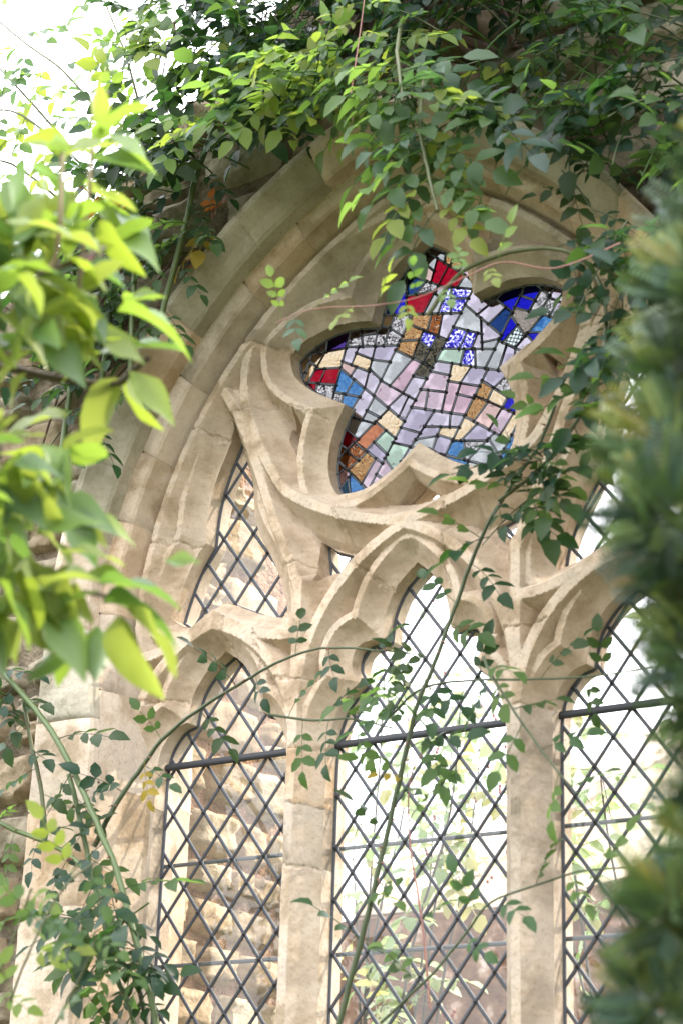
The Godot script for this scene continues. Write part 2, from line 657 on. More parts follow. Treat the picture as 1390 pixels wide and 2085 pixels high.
func cut_vertex(mb: MB, vm: Dictionary, a: int, b: int, ncol: int, nx: int, step: float, ys: PackedFloat32Array, hh: PackedFloat32Array, gg: PackedFloat32Array, side: float) -> int:
	var key := -(mini(a, b) * 10000000 + maxi(a, b)) - 1
	if vm.has(key):
		return vm[key]
	var t := gg[a] / (gg[a] - gg[b])
	var pa := Vector3((a % ncol - nx) * step, ys[a / ncol], 0)
	var pb := Vector3((b % ncol - nx) * step, ys[b / ncol], 0)
	var p := pa.lerp(pb, t)
	p.z = (hh[a] if gg[a] > 0.0 else hh[b]) * side
	if side < 0.0:
		p.z = -0.046 + (p.z + 0.046) * 0.45
	var k := mb.add(p, grid_normal(a if gg[a] > 0.0 else b, ncol, step, ys, hh, side))
	vm[key] = k
	return k


# ---------------------------------------------------------------- arch and jambs
const ARCH_HI := [1.300, -0.14, 1.285, 0.05, 1.284, 0.084, 1.291, 0.088, 1.299, 0.102, 1.304, 0.124, 1.321, 0.174, 1.328, 0.181, 1.345, 0.185, 1.364, 0.186, 1.367, 0.190, 1.369, 0.232, 1.376, 0.243, 1.400, 0.263, 1.424, 0.293, 1.431, 0.300, 1.450, 0.301, 1.456, 0.296, 1.459, 0.15]
const ARCH_LO := [1.262, -0.14, 1.2435, -0.05, 1.2425, 0.03, 1.246, 0.05, 1.252, 0.064, 1.2545, 0.10, 1.257, 0.15, 1.258, 0.18, 1.259, 0.21, 1.260, 0.24, 1.261, 0.262, 1.263, 0.282, 1.268, 0.293, 1.29, 0.30, 1.33, 0.3015, 1.38, 0.302, 1.45, 0.301, 1.456, 0.296, 1.459, 0.15]

func arch_point(j: int, s: float, side: float, inset: float, nf: FastNoiseLite) -> Vector3:
	# s below 0 runs down the jamb in metres, 0..1 runs round the arch to the apex
	var yy := s if s < 0.0 else 0.0
	var path_y := AC.y + yy if s < 0.0 else AC.y + s * 1.3
	var w := smoothstep(-0.02, 0.46, path_y)
	var r := lerpf(ARCH_LO[2 * j], ARCH_HI[2 * j], w)
	var z := lerpf(ARCH_LO[2 * j + 1], ARCH_HI[2 * j + 1], w)
	var p: Vector3
	if s < 0.0:
		p = Vector3(AC.x + r, AC.y + yy, z)
	else:
		var a := s * acos(-AC.x / r)
		p = Vector3(AC.x + r * cos(a), AC.y + r * sin(a), z)
	var nv := nf.get_noise_3d(p.x * side * 12.0, p.y * 12.0, z * 12.0 + side * 5.0)
	var nb := maxf(0.0, nf.get_noise_3d(p.x * side * 5.0 + 31.0, p.y * 5.0, z * 5.0) - 0.38)
	p.z -= inset + 0.0035 * nv * clampf((z - 0.06) * 20.0, 0.0, 1.0) + nb * 0.03 * clampf((z - 0.1) * 10.0, 0.0, 1.0)
	p.x += 0.0025 * nf.get_noise_3d(p.x * side * 9.0 - 50.0, p.y * 9.0, z * 9.0)
	p.x *= side
	return p

func arch_block(j0: int, j1: int, s0: float, s1: float, side: float, nf: FastNoiseLite) -> ArrayMesh:
	var mb := MB.new()
	var length := (s1 - s0) if s1 <= 0.0 else (s1 - s0) * 1.65
	var m := maxi(4, int(length / 0.028))
	var rows := [s0, s0 + (s1 - s0) * 0.0032 / maxf(0.05, length) * 1.3]
	for k in range(1, m):
		rows.append(lerpf(s0, s1, float(k) / m))
	rows.append(s1 - (s1 - s0) * 0.0032 / maxf(0.05, length) * 1.3)
	rows.append(s1)
	var grid := []
	for k in rows.size():
		var inset := 0.010 if k == 0 or k == rows.size() - 1 else 0.0
		var row := []
		for j in range(j0, j1 + 1):
			row.append(arch_point(j, rows[k], side, inset, nf))
		grid.append(row)
	var nr := grid.size()
	for j in j1 - j0:
		var k0 := mb.v.size()
		for k in nr:
			var al: Vector3 = grid[mini(k + 1, nr - 1)][j] - grid[maxi(k - 1, 0)][j]
			if (k == 0 or k == nr - 1):
				al = grid[mini(k + 2, nr - 1)][j] - grid[maxi(k - 2, 0)][j]
			var ac: Vector3 = grid[k][j + 1] - grid[k][j]
			var nn := al.cross(ac).normalized()
			if nn.dot(Vector3(-signf(grid[k][j].x) * 0.6, 0.0, 1.0)) < 0.0:
				nn = -nn
			if j0 + j >= 17:
				nn = Vector3(signf(grid[k][j].x), 0.3, 0.1).normalized()
			elif j0 + j == 16:
				nn = Vector3(signf(grid[k][j].x) * 0.5, 0.2, 1.0).normalized()
			mb.add(grid[k][j], nn)
			mb.add(grid[k][j + 1], nn)
		for k in nr - 1:
			var b := k0 + 2 * k
			mb.quad(b, b + 1, b + 3, b + 2)
	return mb.mesh()

func build_arch(win: Node3D) -> void:
	var nf := FastNoiseLite.new()
	nf.seed = 12
	nf.frequency = 1.0
	nf.fractal_octaves = 3
	var inner := [[-2.21, -1.75, -1.36, -0.98, -0.62, -0.40, -0.14, 0.055, 0.215, 0.335, 0.475, 0.66, 0.79, 1.0], [-2.21, -1.8, -1.3, -0.9, -0.55, -0.2, 0.12, 0.30, 0.46, 0.63, 0.80, 1.0]]
	var outer := [[-2.21, -1.7, -1.42, -1.05, -0.72, -0.47, -0.23, 0.02, 0.17, 0.29, 0.43, 0.545, 0.72, 0.87, 1.0], [-2.21, -1.75, -1.25, -0.8, -0.5, -0.1, 0.18, 0.36, 0.52, 0.70, 0.86, 1.0]]
	var kk := 0
	for h in 2:
		var side := -1.0 if h == 0 else 1.0
		for k in inner[h].size() - 1:
			kk += 1
			part(win, "arch_stone", arch_block(0, 10, inner[h][k], inner[h][k + 1], side, nf), tracery_mat(kk * 3 + 1))
		for k in outer[h].size() - 1:
			kk += 1
			part(win, "hood_stone", arch_block(10, 18, outer[h][k], outer[h][k + 1], side, nf), stone("limestone_weathered", 33, [[0.1, lin(0.21, 0.185, 0.135)], [0.35, lin(0.33, 0.30, 0.235)], [0.6, lin(0.43, 0.39, 0.315)], [0.9, lin(0.36, 0.325, 0.25)]], 0.9, 0.35) if k % 3 != 1 and outer[h][k + 1] > 0.0 else tracery_mat(kk * 2 + 1))
	var mb := MB.new()
	mb.box(Vector3(-0.95, SILL - 0.16, -0.2), Vector3(0.95, SILL, 0.34))
	part(win, "window_sill", mb.mesh(), tracery_mat(2))


# ---------------------------------------------------------------- glazing
func came_tube(mb: MB, a: Vector2, b: Vector2, w: float, z: float) -> void:
	mb.tube(PackedVector3Array([Vector3(a.x, a.y, z), Vector3(b.x, b.y, z)]), w, w, 8, 0.55)

func border_mesh(poly: PackedVector2Array, w: float) -> ArrayMesh:
	var mb := MB.new()
	var pts := PackedVector3Array()
	for q in poly:
		pts.append(Vector3(q.x, q.y, 0.0))
	pts.append(pts[0])
	mb.tube(pts, w, w, 8, 0.6)
	return mb.mesh()

func pane_mesh(poly: PackedVector2Array, thick: float, tilt: Vector2, uv_turn := 0.0) -> ArrayMesh:
	var mb := MB.new()
	var idx := Geometry2D.triangulate_polygon(poly)
	if idx.size() < 3:
		return null
	var ce := Vector2.ZERO
	for q in poly:
		ce += q / poly.size()
	for s in ([1.0, -1.0] if thick > 0.0 else [1.0]):
		var k := mb.v.size()
		for q in poly:
			var d := q - ce
			mb.add(Vector3(q.x, q.y, d.dot(tilt) + s * thick * 0.5), Vector3(-tilt.x, -tilt.y, 1.0).normalized() * s)
			mb.u.append(d.rotated(uv_turn) / 0.13 + Vector2(0.5, 0.5))
		for j in range(0, idx.size(), 3):
			mb.tri(k + idx[j], k + idx[j + 1], k + idx[j + 2])
	return mb.mesh()

func leaded_light(win: Node3D, poly: PackedVector2Array, ox: float, oy: float, with_bars: bool) -> void:
	var lead := plain("lead", lin(0.042, 0.047, 0.060), 0.5)
	var light := part(win, "leaded_light", border_mesh(poly, 0.0068), lead)
	var bb := bounds(poly)
	var sl := CH / CW
	var kmin := int((bb.position.x - ox) / CW) - 30
	for fam in [1.0, -1.0]:
		for k in range(kmin, kmin + 64):
			var x0 := ox + k * CW
			var ya := bb.position.y - 0.1
			var yb := bb.end.y + 0.1
			var a := Vector2(x0 + fam * (ya - oy) / sl, ya)
			var b := Vector2(x0 + fam * (yb - oy) / sl, yb)
			for seg in Geometry2D.intersect_polyline_with_polygon(PackedVector2Array([a, b]), poly):
				if seg[0].distance_to(seg[seg.size() - 1]) < 0.008:
					continue
				if maxf(seg[0].y, seg[1].y) < -1.25:
					continue
				var mb := MB.new()
				var mid: Vector2 = (seg[0] + seg[1]) * 0.5 + Vector2(rng.randf_range(-1, 1), rng.randf_range(-1, 1)) * 0.0012
				mb.tube(PackedVector3Array([Vector3(seg[0].x, seg[0].y, 0.0012 * fam), Vector3(mid.x, mid.y, 0.0012 * fam), Vector3(seg[1].x, seg[1].y, 0.0012 * fam)]), 0.0051, 0.0051, 8, 0.6)
				part(light, "lead_came", mb.mesh(), lead)
	var glass := plain("clear_glass", Color(0.86, 0.92, 0.93, 0.05), 0.02)
	glass.transparency = BaseMaterial3D.TRANSPARENCY_ALPHA
	var solder := MB.new()
	for m in range(-20, 16):
		for k in range(kmin, kmin + 64):
			var c := Vector2(ox + (k + 0.5 + 0.5 * absi(m % 2)) * CW, oy + m * CH * 0.5)
			if not bb.grow(0.1).has_point(c) or c.y < -1.25:
				continue
			var dia := PackedVector2Array([c + Vector2(0, -CH / 2), c + Vector2(CW / 2, 0), c + Vector2(0, CH / 2), c + Vector2(-CW / 2, 0)])
			for pc in Geometry2D.intersect_polygons(dia, poly):
				if pc.size() < 3 or bounds(pc).get_area() < 0.0002:
					continue
				var me := pane_mesh(pc, 0.0, Vector2(rng.randf_range(-0.02, 0.02), rng.randf_range(-0.02, 0.02)))
				if me:
					part(light, "glass_pane", me, glass)
			var cr := c + Vector2(CW / 2, 0)
			if Geometry2D.is_point_in_polygon(cr, poly):
				solder.tube(PackedVector3Array([Vector3(cr.x, cr.y, -0.0042), Vector3(cr.x, cr.y, 0.0048)]), 0.0062, 0.0052, 7)
	if solder.i.size() > 0:
		part(light, "solder_joint", solder.mesh(), plain("solder", lin(0.075, 0.08, 0.095), 0.35)).set_meta("kind", "stuff")
	if with_bars:
		for k in [0, -4, -8, -12, -16]:
			var yb: float = k * CH * 0.5
			var heavy: bool = k == 0
			for seg in Geometry2D.intersect_polyline_with_polygon(PackedVector2Array([Vector2(bb.position.x - 0.1, yb), Vector2(bb.end.x + 0.1, yb)]), poly):
				var mb := MB.new()
				var hw := 0.0098 if heavy else 0.0055
				if heavy:
					mb.tube(PackedVector3Array([Vector3(seg[0].x - 0.01, yb, 0.012), Vector3(seg[1].x + 0.01, yb, 0.012)]), hw, hw, 10, 0.7)
				else:
					mb.tube(PackedVector3Array([Vector3(seg[0].x - 0.01, yb, -0.011), Vector3(seg[1].x + 0.01, yb, -0.011)]), hw, hw, 8)
				part(light, "saddle_bar", mb.mesh(), plain("iron", lin(0.022, 0.024, 0.030), 0.6))

func build_glazing(win: Node3D) -> void:
	leaded_light(win, open_mid, -0.0495, 0.0, true)
	leaded_light(win, shifted(open_side, Vector2(-SIDE, 0)), -0.6697, 0.0, true)
	leaded_light(win, shifted(open_side, Vector2(SIDE, 0)), 0.664, 0.0, true)
	leaded_light(win, flipped(open_panel), -0.6022, 0.700, false)
	leaded_light(win, open_panel, 0.6022, 0.700, false)
	leaded_light(win, flipped(open_span), -0.262, 0.462, false)
	leaded_light(win, open_span, 0.255, 0.478, false)

func glass_image(kind: String) -> ImageTexture:
	var nf := FastNoiseLite.new()
	nf.seed = kind.hash() % 1000
	nf.frequency = 0.02
	nf.fractal_octaves = 2
	var nw := FastNoiseLite.new()
	nw.seed = 77
	nw.frequency = 0.03
	var im := Image.create(160, 160, false, Image.FORMAT_RGB8)
	for y in 160:
		for x in 160:
			var wx := nw.get_noise_2d(x, y) * 30.0
			var wy := nw.get_noise_2d(x + 300, y) * 30.0
			var a := nf.get_noise_2d(0.5 * (x + wx), 0.5 * (y + wy))
			var c := Color(1, 1, 1)
			match kind:
				"streak":
					var s := 0.90 + 0.22 * nf.get_noise_2d((x + wx) * 0.35, (y + wy) * 2.0)
					c = Color(s, s, s)
				"scroll":
					var s := absf(sin(a * 26.0))
					c = Color(0.93, 0.92, 0.90) if s > 0.42 else Color(0.10, 0.10, 0.11)
					if nw.get_noise_2d(x * 0.7 + 90, y * 0.7) > 0.22 and (x % 12 < 2 or y % 12 < 2):
						c = Color(0.12, 0.12, 0.13)
				"lace":
					c = Color(0.90, 0.93, 0.92)
					if Vector2((x % 13) - 6.5, (y % 13) - 6.5).length() > 5.4:
						c = Color(0.12, 0.14, 0.16)
					if absf(sin(a * 15.0)) < 0.4:
						c = Color(0.88, 0.90, 0.88)
				"ornate":
					var s := absf(sin(a * 18.0))
					c = Color(0.93, 0.82, 0.62) if s > 0.55 else (Color(0.66, 0.38, 0.12) if s > 0.22 else Color(0.16, 0.08, 0.04))
				"cream":
					var s := absf(sin(a * 20.0))
					c = Color(0.95, 0.90, 0.80) if s > 0.35 else (Color(0.86, 0.70, 0.38) if s > 0.15 else Color(0.42, 0.32, 0.22))
				"blue":
					var s := sin(a * 17.0)
					c = Color(0.10, 0.09, 0.50) if s > 0.1 else (Color(0.34, 0.32, 0.72) if s > -0.35 else Color(0.84, 0.84, 0.93))
				"amber":
					var s := sin(x * 0.33 + wx * 0.25)
					c = Color(0.74, 0.42, 0.12) if s > 0.0 else Color(0.20, 0.09, 0.03)
					if s < -0.8:
						c = Color(0.92, 0.80, 0.70)
				"speckle":
					var s := 0.52 + 0.55 * nf.get_noise_2d(x * 9.0, y * 9.0)
					c = Color(s, s * 0.94, s * 0.88)
				"teal":
					var s := sin(a * 34.0)
					c = Color(0.22, 0.42, 0.66) if s > -0.2 else Color(0.46, 0.66, 0.84)
				"wash":
					var s := clampf(0.86 + 0.30 * a, 0.0, 1.0)
					c = Color(s, s * 0.965, s * 0.975)
					if absf(sin(a * 13.0)) < 0.06:
						c = Color(0.60, 0.54, 0.56)
			im.set_pixel(x, y, c)
	im.generate_mipmaps()
	return ImageTexture.create_from_image(im)

func build_stained(win: Node3D) -> void:
	# fragments of old glass: where each kind of piece sits in the panel
	var where := {
		"k": [[-0.02, 1.36], [-0.01, 1.04]],
		"p": [[-0.03, 1.33], [-0.29, 1.06], [0.18, 0.83]],
		"o": [[0.04, 1.33], [-0.06, 1.15], [-0.07, 1.09], [-0.35, 1.16], [0.16, 0.88], [-0.22, 0.78]],
		"a": [[-0.07, 1.34], [-0.1, 1.27], [0.01, 1.12], [0.04, 1.0], [-0.26, 0.8]],
		"l": [[-0.01, 1.27], [0.0, 1.16], [-0.12, 1.14], [-0.16, 1.14], [-0.23, 1.15], [-0.31, 0.99], [0.33, 1.13], [0.23, 0.91], [0.13, 0.76]],
		"c": [[0.26, 1.03]],
		"R": [[0.06, 1.26], [-0.06, 1.24], [-0.34, 1.04], [-0.25, 0.86]],
		"n": [[-0.07, 1.28], [0.21, 1.1]],
		"B": [[-0.11, 1.24], [0.27, 1.15], [0.32, 1.02], [0.21, 1.04], [0.26, 0.84]],
		"w": [[0.01, 1.23], [0.09, 1.15], [-0.23, 1.09], [-0.22, 1.04], [0.17, 1.08], [0.06, 0.87], [-0.09, 0.94]],
		"x": [[-0.16, 0.73], [0.24, 0.8], [-0.1, 0.99], [-0.04, 0.97], [0.03, 0.97], [0.09, 0.95]],
		"b": [[0.08, 1.19], [0.09, 1.1], [0.0, 1.09], [0.1, 1.0]],
		"s": [[0.12, 1.18], [0.27, 1.09]],
		"y": [[-0.12, 1.2], [-0.39, 1.11], [0.21, 0.86], [-0.13, 0.88], [-0.09, 0.75], [0.08, 0.81]],
		"m": [[0.05, 1.06], [0.12, 0.84], [-0.12, 0.79]],
		"u": [[-0.3, 1.16]],
		"v": [[-0.16, 1.09], [0.22, 0.96], [-0.06, 0.85], [-0.04, 0.82], [-0.17, 0.78], [0.04, 0.78], [0.16, 0.79], [0.16, 0.94]],
		"g": [[-0.3, 1.11], [-0.14, 1.02], [0.16, 1.01], [0.23, 1.0], [0.0, 0.88], [-0.19, 0.91], [-0.2, 0.89], [0.22, 0.75], [0.17, 0.72]],
		"t": [[-0.34, 1.1], [-0.26, 1.0], [0.32, 1.06], [-0.26, 0.71], [0.1, 0.72], [0.23, 0.7]],
		"P": [[-0.06, 1.02], [0.1, 0.9], [-0.24, 0.74]],
		"O": [[-0.2, 0.84], [-0.21, 0.71]]}
	var look := {
		"k": ["scroll", Color(0.40, 0.38, 0.30)], "p": ["wash", Color(0.88, 0.78, 0.74)], "o": ["ornate", Color(0.80, 0.76, 0.72)], "a": ["amber", Color(0.78, 0.72, 0.68)], "l": ["scroll", Color(0.9, 0.9, 0.92)],
		"c": ["lace", Color(0.92, 0.95, 0.95)], "R": ["streak", Color(0.50, 0.02, 0.09)], "n": ["streak", Color(0.07, 0.17, 0.36)], "B": ["streak", Color(0.06, 0.06, 0.58)], "w": ["wash", Color(0.84, 0.84, 0.90)],
		"x": ["wash", Color(0.86, 0.80, 0.85)], "b": ["blue", Color(1, 1, 1)], "s": ["speckle", Color(1, 1, 1)], "y": ["cream", Color(0.92, 0.90, 0.88)], "m": ["wash", Color(0.72, 0.86, 0.77)], "u": ["streak", Color(0.22, 0.14, 0.42)],
		"v": ["wash", Color(0.72, 0.72, 0.80)], "g": ["wash", Color(0.78, 0.83, 0.83)], "t": ["teal", Color(0.86, 0.88, 0.88)], "P": ["wash", Color(0.82, 0.72, 0.77)], "O": ["streak", Color(0.72, 0.44, 0.30)]}
	var tex := {}
	for kd in ["streak", "scroll", "lace", "ornate", "cream", "blue", "amber", "speckle", "teal", "wash"]:
		tex[kd] = glass_image(kd)
	var gm := {}
	for code in look:
		var m := StandardMaterial3D.new()
		m.resource_name = "stained_" + code
		m.albedo_color = (look[code][1] as Color) * (0.60 if code in "RnBbu" else (0.50 if code in "wxg" else 0.52))
		m.albedo_color.a = 0.0
		m.albedo_texture = tex[look[code][0]]
		m.roughness = 0.10
		m.refraction_enabled = true
		m.refraction_scale = 0.012
		gm[code] = m
	var seeds := []
	for code in where:
		for q in where[code]:
			seeds.append([Vector2(q[0] + rng.randf_range(-0.007, 0.007), q[1] + rng.randf_range(-0.007, 0.007)), code])
	var fill := ["w", "g", "x", "w", "g", "y", "l"]
	for tries in 4000:   # pieces in the parts of the panel behind the cusps
		var q := Vector2(rng.randf_range(-0.43, 0.43), rng.randf_range(0.67, 1.38))
		if not Geometry2D.is_point_in_polygon(q, open_foil):
			continue
		var near := 1e9
		for s in seeds:
			near = minf(near, q.distance_to(s[0]))
		if near > 0.062:
			seeds.append([q, fill[rng.randi() % fill.size()]])
	var lead := plain("lead_soft", lin(0.065, 0.074, 0.092), 0.5)
	var net := MB.new()
	var pieces := []
	var cuts := []
	var start := PackedVector2Array()
	for q in [Vector2(-0.56, -0.56), Vector2(0.56, -0.56), Vector2(0.56, 0.56), Vector2(-0.56, 0.56)]:
		start.append((q as Vector2).rotated(-0.32) + Vector2(0, 1.0))
	var cells := shatter(start, cuts)
	for cut in cuts:
		for seg in Geometry2D.intersect_polyline_with_polygon(cut, open_foil):
			came_tube(net, seg[0], seg[seg.size() - 1], rng.randf_range(0.0035, 0.0044), rng.randf_range(-0.0008, 0.0008))
			for e in [seg[0], seg[seg.size() - 1]]:
				net.tube(PackedVector3Array([Vector3(e.x, e.y, -0.004), Vector3(e.x, e.y, 0.0036 + rng.randf() * 0.001)]), 0.0054, 0.0044, 7)
	for cell in cells:
		for pc in Geometry2D.intersect_polygons(cell, open_foil):
			if bounds(pc).get_area() < 0.00008:
				continue
			var ce := Vector2.ZERO
			for q in pc:
				ce += q / pc.size()
			var code := "w"
			var near := 1e9
			for sd in seeds:
				var dd: float = ce.distance_to(sd[0])
				if dd < near:
					near = dd
					code = sd[1]
			if not code in "RBnbtO" and rng.randf() < 0.22:
				code = fill[rng.randi() % fill.size()]
			pieces.append([pc, code])
	var pts := PackedVector3Array()
	for q in open_foil:
		pts.append(Vector3(q.x, q.y, 0.0))
	pts.append(pts[0])
	net.tube(pts, 0.006, 0.006, 8, 0.6)
	var panel := part(win, "stained_glass_panel", net.mesh(), lead)
	for pc in pieces:
		var me := pane_mesh(pc[0], 0.003, Vector2(rng.randf_range(-0.03, 0.03), rng.randf_range(-0.03, 0.03)), rng.randf() * TAU)
		if me:
			part(panel, "glass_piece", me, gm[pc[1]])

func shatter(poly: PackedVector2Array, cuts: Array) -> Array:
	# straight cuts across the longest side, again and again, until the fragments are small enough
	var ar := 0.0
	var best := 0.0
	var along := Vector2.RIGHT
	var ce := Vector2.ZERO
	for e in poly.size():
		var p := poly[e]
		var q := poly[(e + 1) % poly.size()]
		ar += p.cross(q) * 0.5
		ce += p / poly.size()
	for e in poly.size():
		var d := poly[(e + 1) % poly.size()] - poly[e]
		if d.length() > best:
			best = d.length()
			along = d.normalized()
	ar = absf(ar)
	if ar < 0.0039 * rng.randf_range(0.6, 1.3) and best < 0.105 or ar < 0.0011:
		return [poly]
	var n := along.rotated(rng.randf_range(-0.33, 0.33))
	var m := ce + along * best * rng.randf_range(-0.13, 0.13)
	var a := clip_half(poly, m, n)
	var b := clip_half(poly, m, -n)
	if a.size() < 3 or b.size() < 3:
		return [poly]
	var t := Vector2(-n.y, n.x)
	var seg := Geometry2D.intersect_polyline_with_polygon(PackedVector2Array([m - t, m + t]), poly)
	for q in seg:
		cuts.append(PackedVector2Array([q[0], q[q.size() - 1]]))
	var out := shatter(a, cuts)
	out.append_array(shatter(b, cuts))
	return out

func clip_half(poly: PackedVector2Array, m: Vector2, n: Vector2) -> PackedVector2Array:
	var out := PackedVector2Array()
	for e in poly.size():
		var a := poly[e]
		var b := poly[(e + 1) % poly.size()]
		var da := (a - m).dot(n)
		var db := (b - m).dot(n)
		if da <= 0.0:
			out.append(a)
		if (da < 0.0 and db > 0.0) or (da > 0.0 and db < 0.0):
			out.append(a.lerp(b, da / (da - db)))
	return out


# ---------------------------------------------------------------- rubble walls
var rubble_meshes := []
func rubble_mesh(sd: int) -> ArrayMesh:
	var r := RandomNumberGenerator.new()
	r.seed = sd * 131 + 7
	var nf := FastNoiseLite.new()
	nf.seed = sd
	nf.frequency = 1.5
	nf.fractal_octaves = 4
	nf.fractal_gain = 0.6
	var mb := MB.new()
	var gx := 9
	var gy := 7
	var skew := r.randf_range(-0.10, 0.10)
	var taper := r.randf_range(-0.14, 0.14)
	var lx := r.randf_range(-0.25, 0.25)
	var ly := r.randf_range(-0.25, 0.25)
	for b in gy + 1:
		for a in gx + 1:
			var x := float(a) / gx * 2.0 - 1.0
			var y := float(b) / gy * 2.0 - 1.0
			var e := maxf(absf(x), absf(y))
			var corner := absf(x * y)
			var px := x * (0.5 - 0.05 * corner) * (1.0 + taper * y) + skew * y * 0.3 + 0.05 * nf.get_noise_2d(x + 9.0, y * 1.5)
			var py := y * (0.5 - 0.06 * corner) + 0.07 * nf.get_noise_2d(x * 1.3 - 20.0, y)
			var z := 0.85 - 0.45 * pow(e, 8.0) + lx * x * 0.6 + ly * y * 0.6 + 0.42 * nf.get_noise_2d(x * 0.9 + 50.0, y * 0.9) - 0.2 * absf(nf.get_noise_2d(x * 0.8 - 70.0, y * 0.8))
			if e > 0.99:
				z = -0.1
			mb.add(Vector3(px, py, z), Vector3(0, 0, 1))
	for b in gy:
		for a in gx:
			var k := b * (gx + 1) + a
			mb.quad(k, k + 1, k + gx + 2, k + gx + 1)
	var acc := PackedVector3Array()
	acc.resize(mb.v.size())
	for j in range(0, mb.i.size(), 3):
		var g := (mb.v[mb.i[j + 2]] - mb.v[mb.i[j]]).cross(mb.v[mb.i[j + 1]] - mb.v[mb.i[j]])
		for e in 3:
			acc[mb.i[j + e]] += g
	for j in acc.size():
		mb.n[j] = acc[j].normalized()
	return mb.mesh()

func rubble_face(par: Node3D, origin: Vector3, u: Vector3, n: Vector3, x0: float, x1: float, y0: float, y1: float, keep: Callable, cols: Array, dep: float, sd: int, course := 0.13) -> void:
	if rubble_meshes.is_empty():
		for k in 10:
			rubble_meshes.append(rubble_mesh(k))
	var r := RandomNumberGenerator.new()
	r.seed = sd
	var y := y0
	while y < y1:
		var h := course * r.randf_range(0.7, 1.35)
		var x := x0 - r.randf() * 0.1
		while x < x1:
			var w := h * r.randf_range(1.1, 2.3)
			var hh := h
			var yy := y
			var two := r.randf() < 0.18 and h > course
			for half in (2 if two else 1):
				if two:
					hh = h * 0.5
					yy = y + half * hh
				var c := Vector2(x + w * 0.5, yy + hh * 0.5)
				if (keep as Callable).call(c, Vector2(w, hh)):
					var b := Basis(u * (w + 0.004), Vector3.UP * (hh + 0.004), n * dep * r.randf_range(0.7, 1.5))
					b = Basis(n, r.randf_range(-0.06, 0.06)) * b
					if r.randf() < 0.5:
						b = b * Basis(Vector3(0, 0, 1), PI)
					part(par, "stone", rubble_meshes[r.randi() % 10], cols[r.randi() % cols.size()], Transform3D(b, origin + u * c.x + Vector3.UP * c.y))
			x += w + 0.012
		y += h + 0.012

func extruded(poly: PackedVector2Array, z0: float, z1: float) -> MB:
	var mb := MB.new()
	var idx := Geometry2D.triangulate_polygon(poly)
	for s in [[z1, 1.0], [z0, -1.0]]:
		var k := mb.v.size()
		for q in poly:
			mb.add(Vector3(q.x, q.y, s[0]), Vector3(0, 0, s[1]))
		for j in range(0, idx.size(), 3):
			mb.tri(k + idx[j], k + idx[j + 1], k + idx[j + 2])
	var cw := Geometry2D.is_polygon_clockwise(poly)
	for e in poly.size():
		var a := poly[e]
		var b := poly[(e + 1) % poly.size()]
		var t := (b - a).normalized()
		var nn := Vector3(t.y, -t.x, 0) * (-1.0 if cw else 1.0)
		mb.flat([Vector3(a.x, a.y, z0), Vector3(b.x, b.y, z0), Vector3(b.x, b.y, z1), Vector3(a.x, a.y, z1)], nn)
	return mb

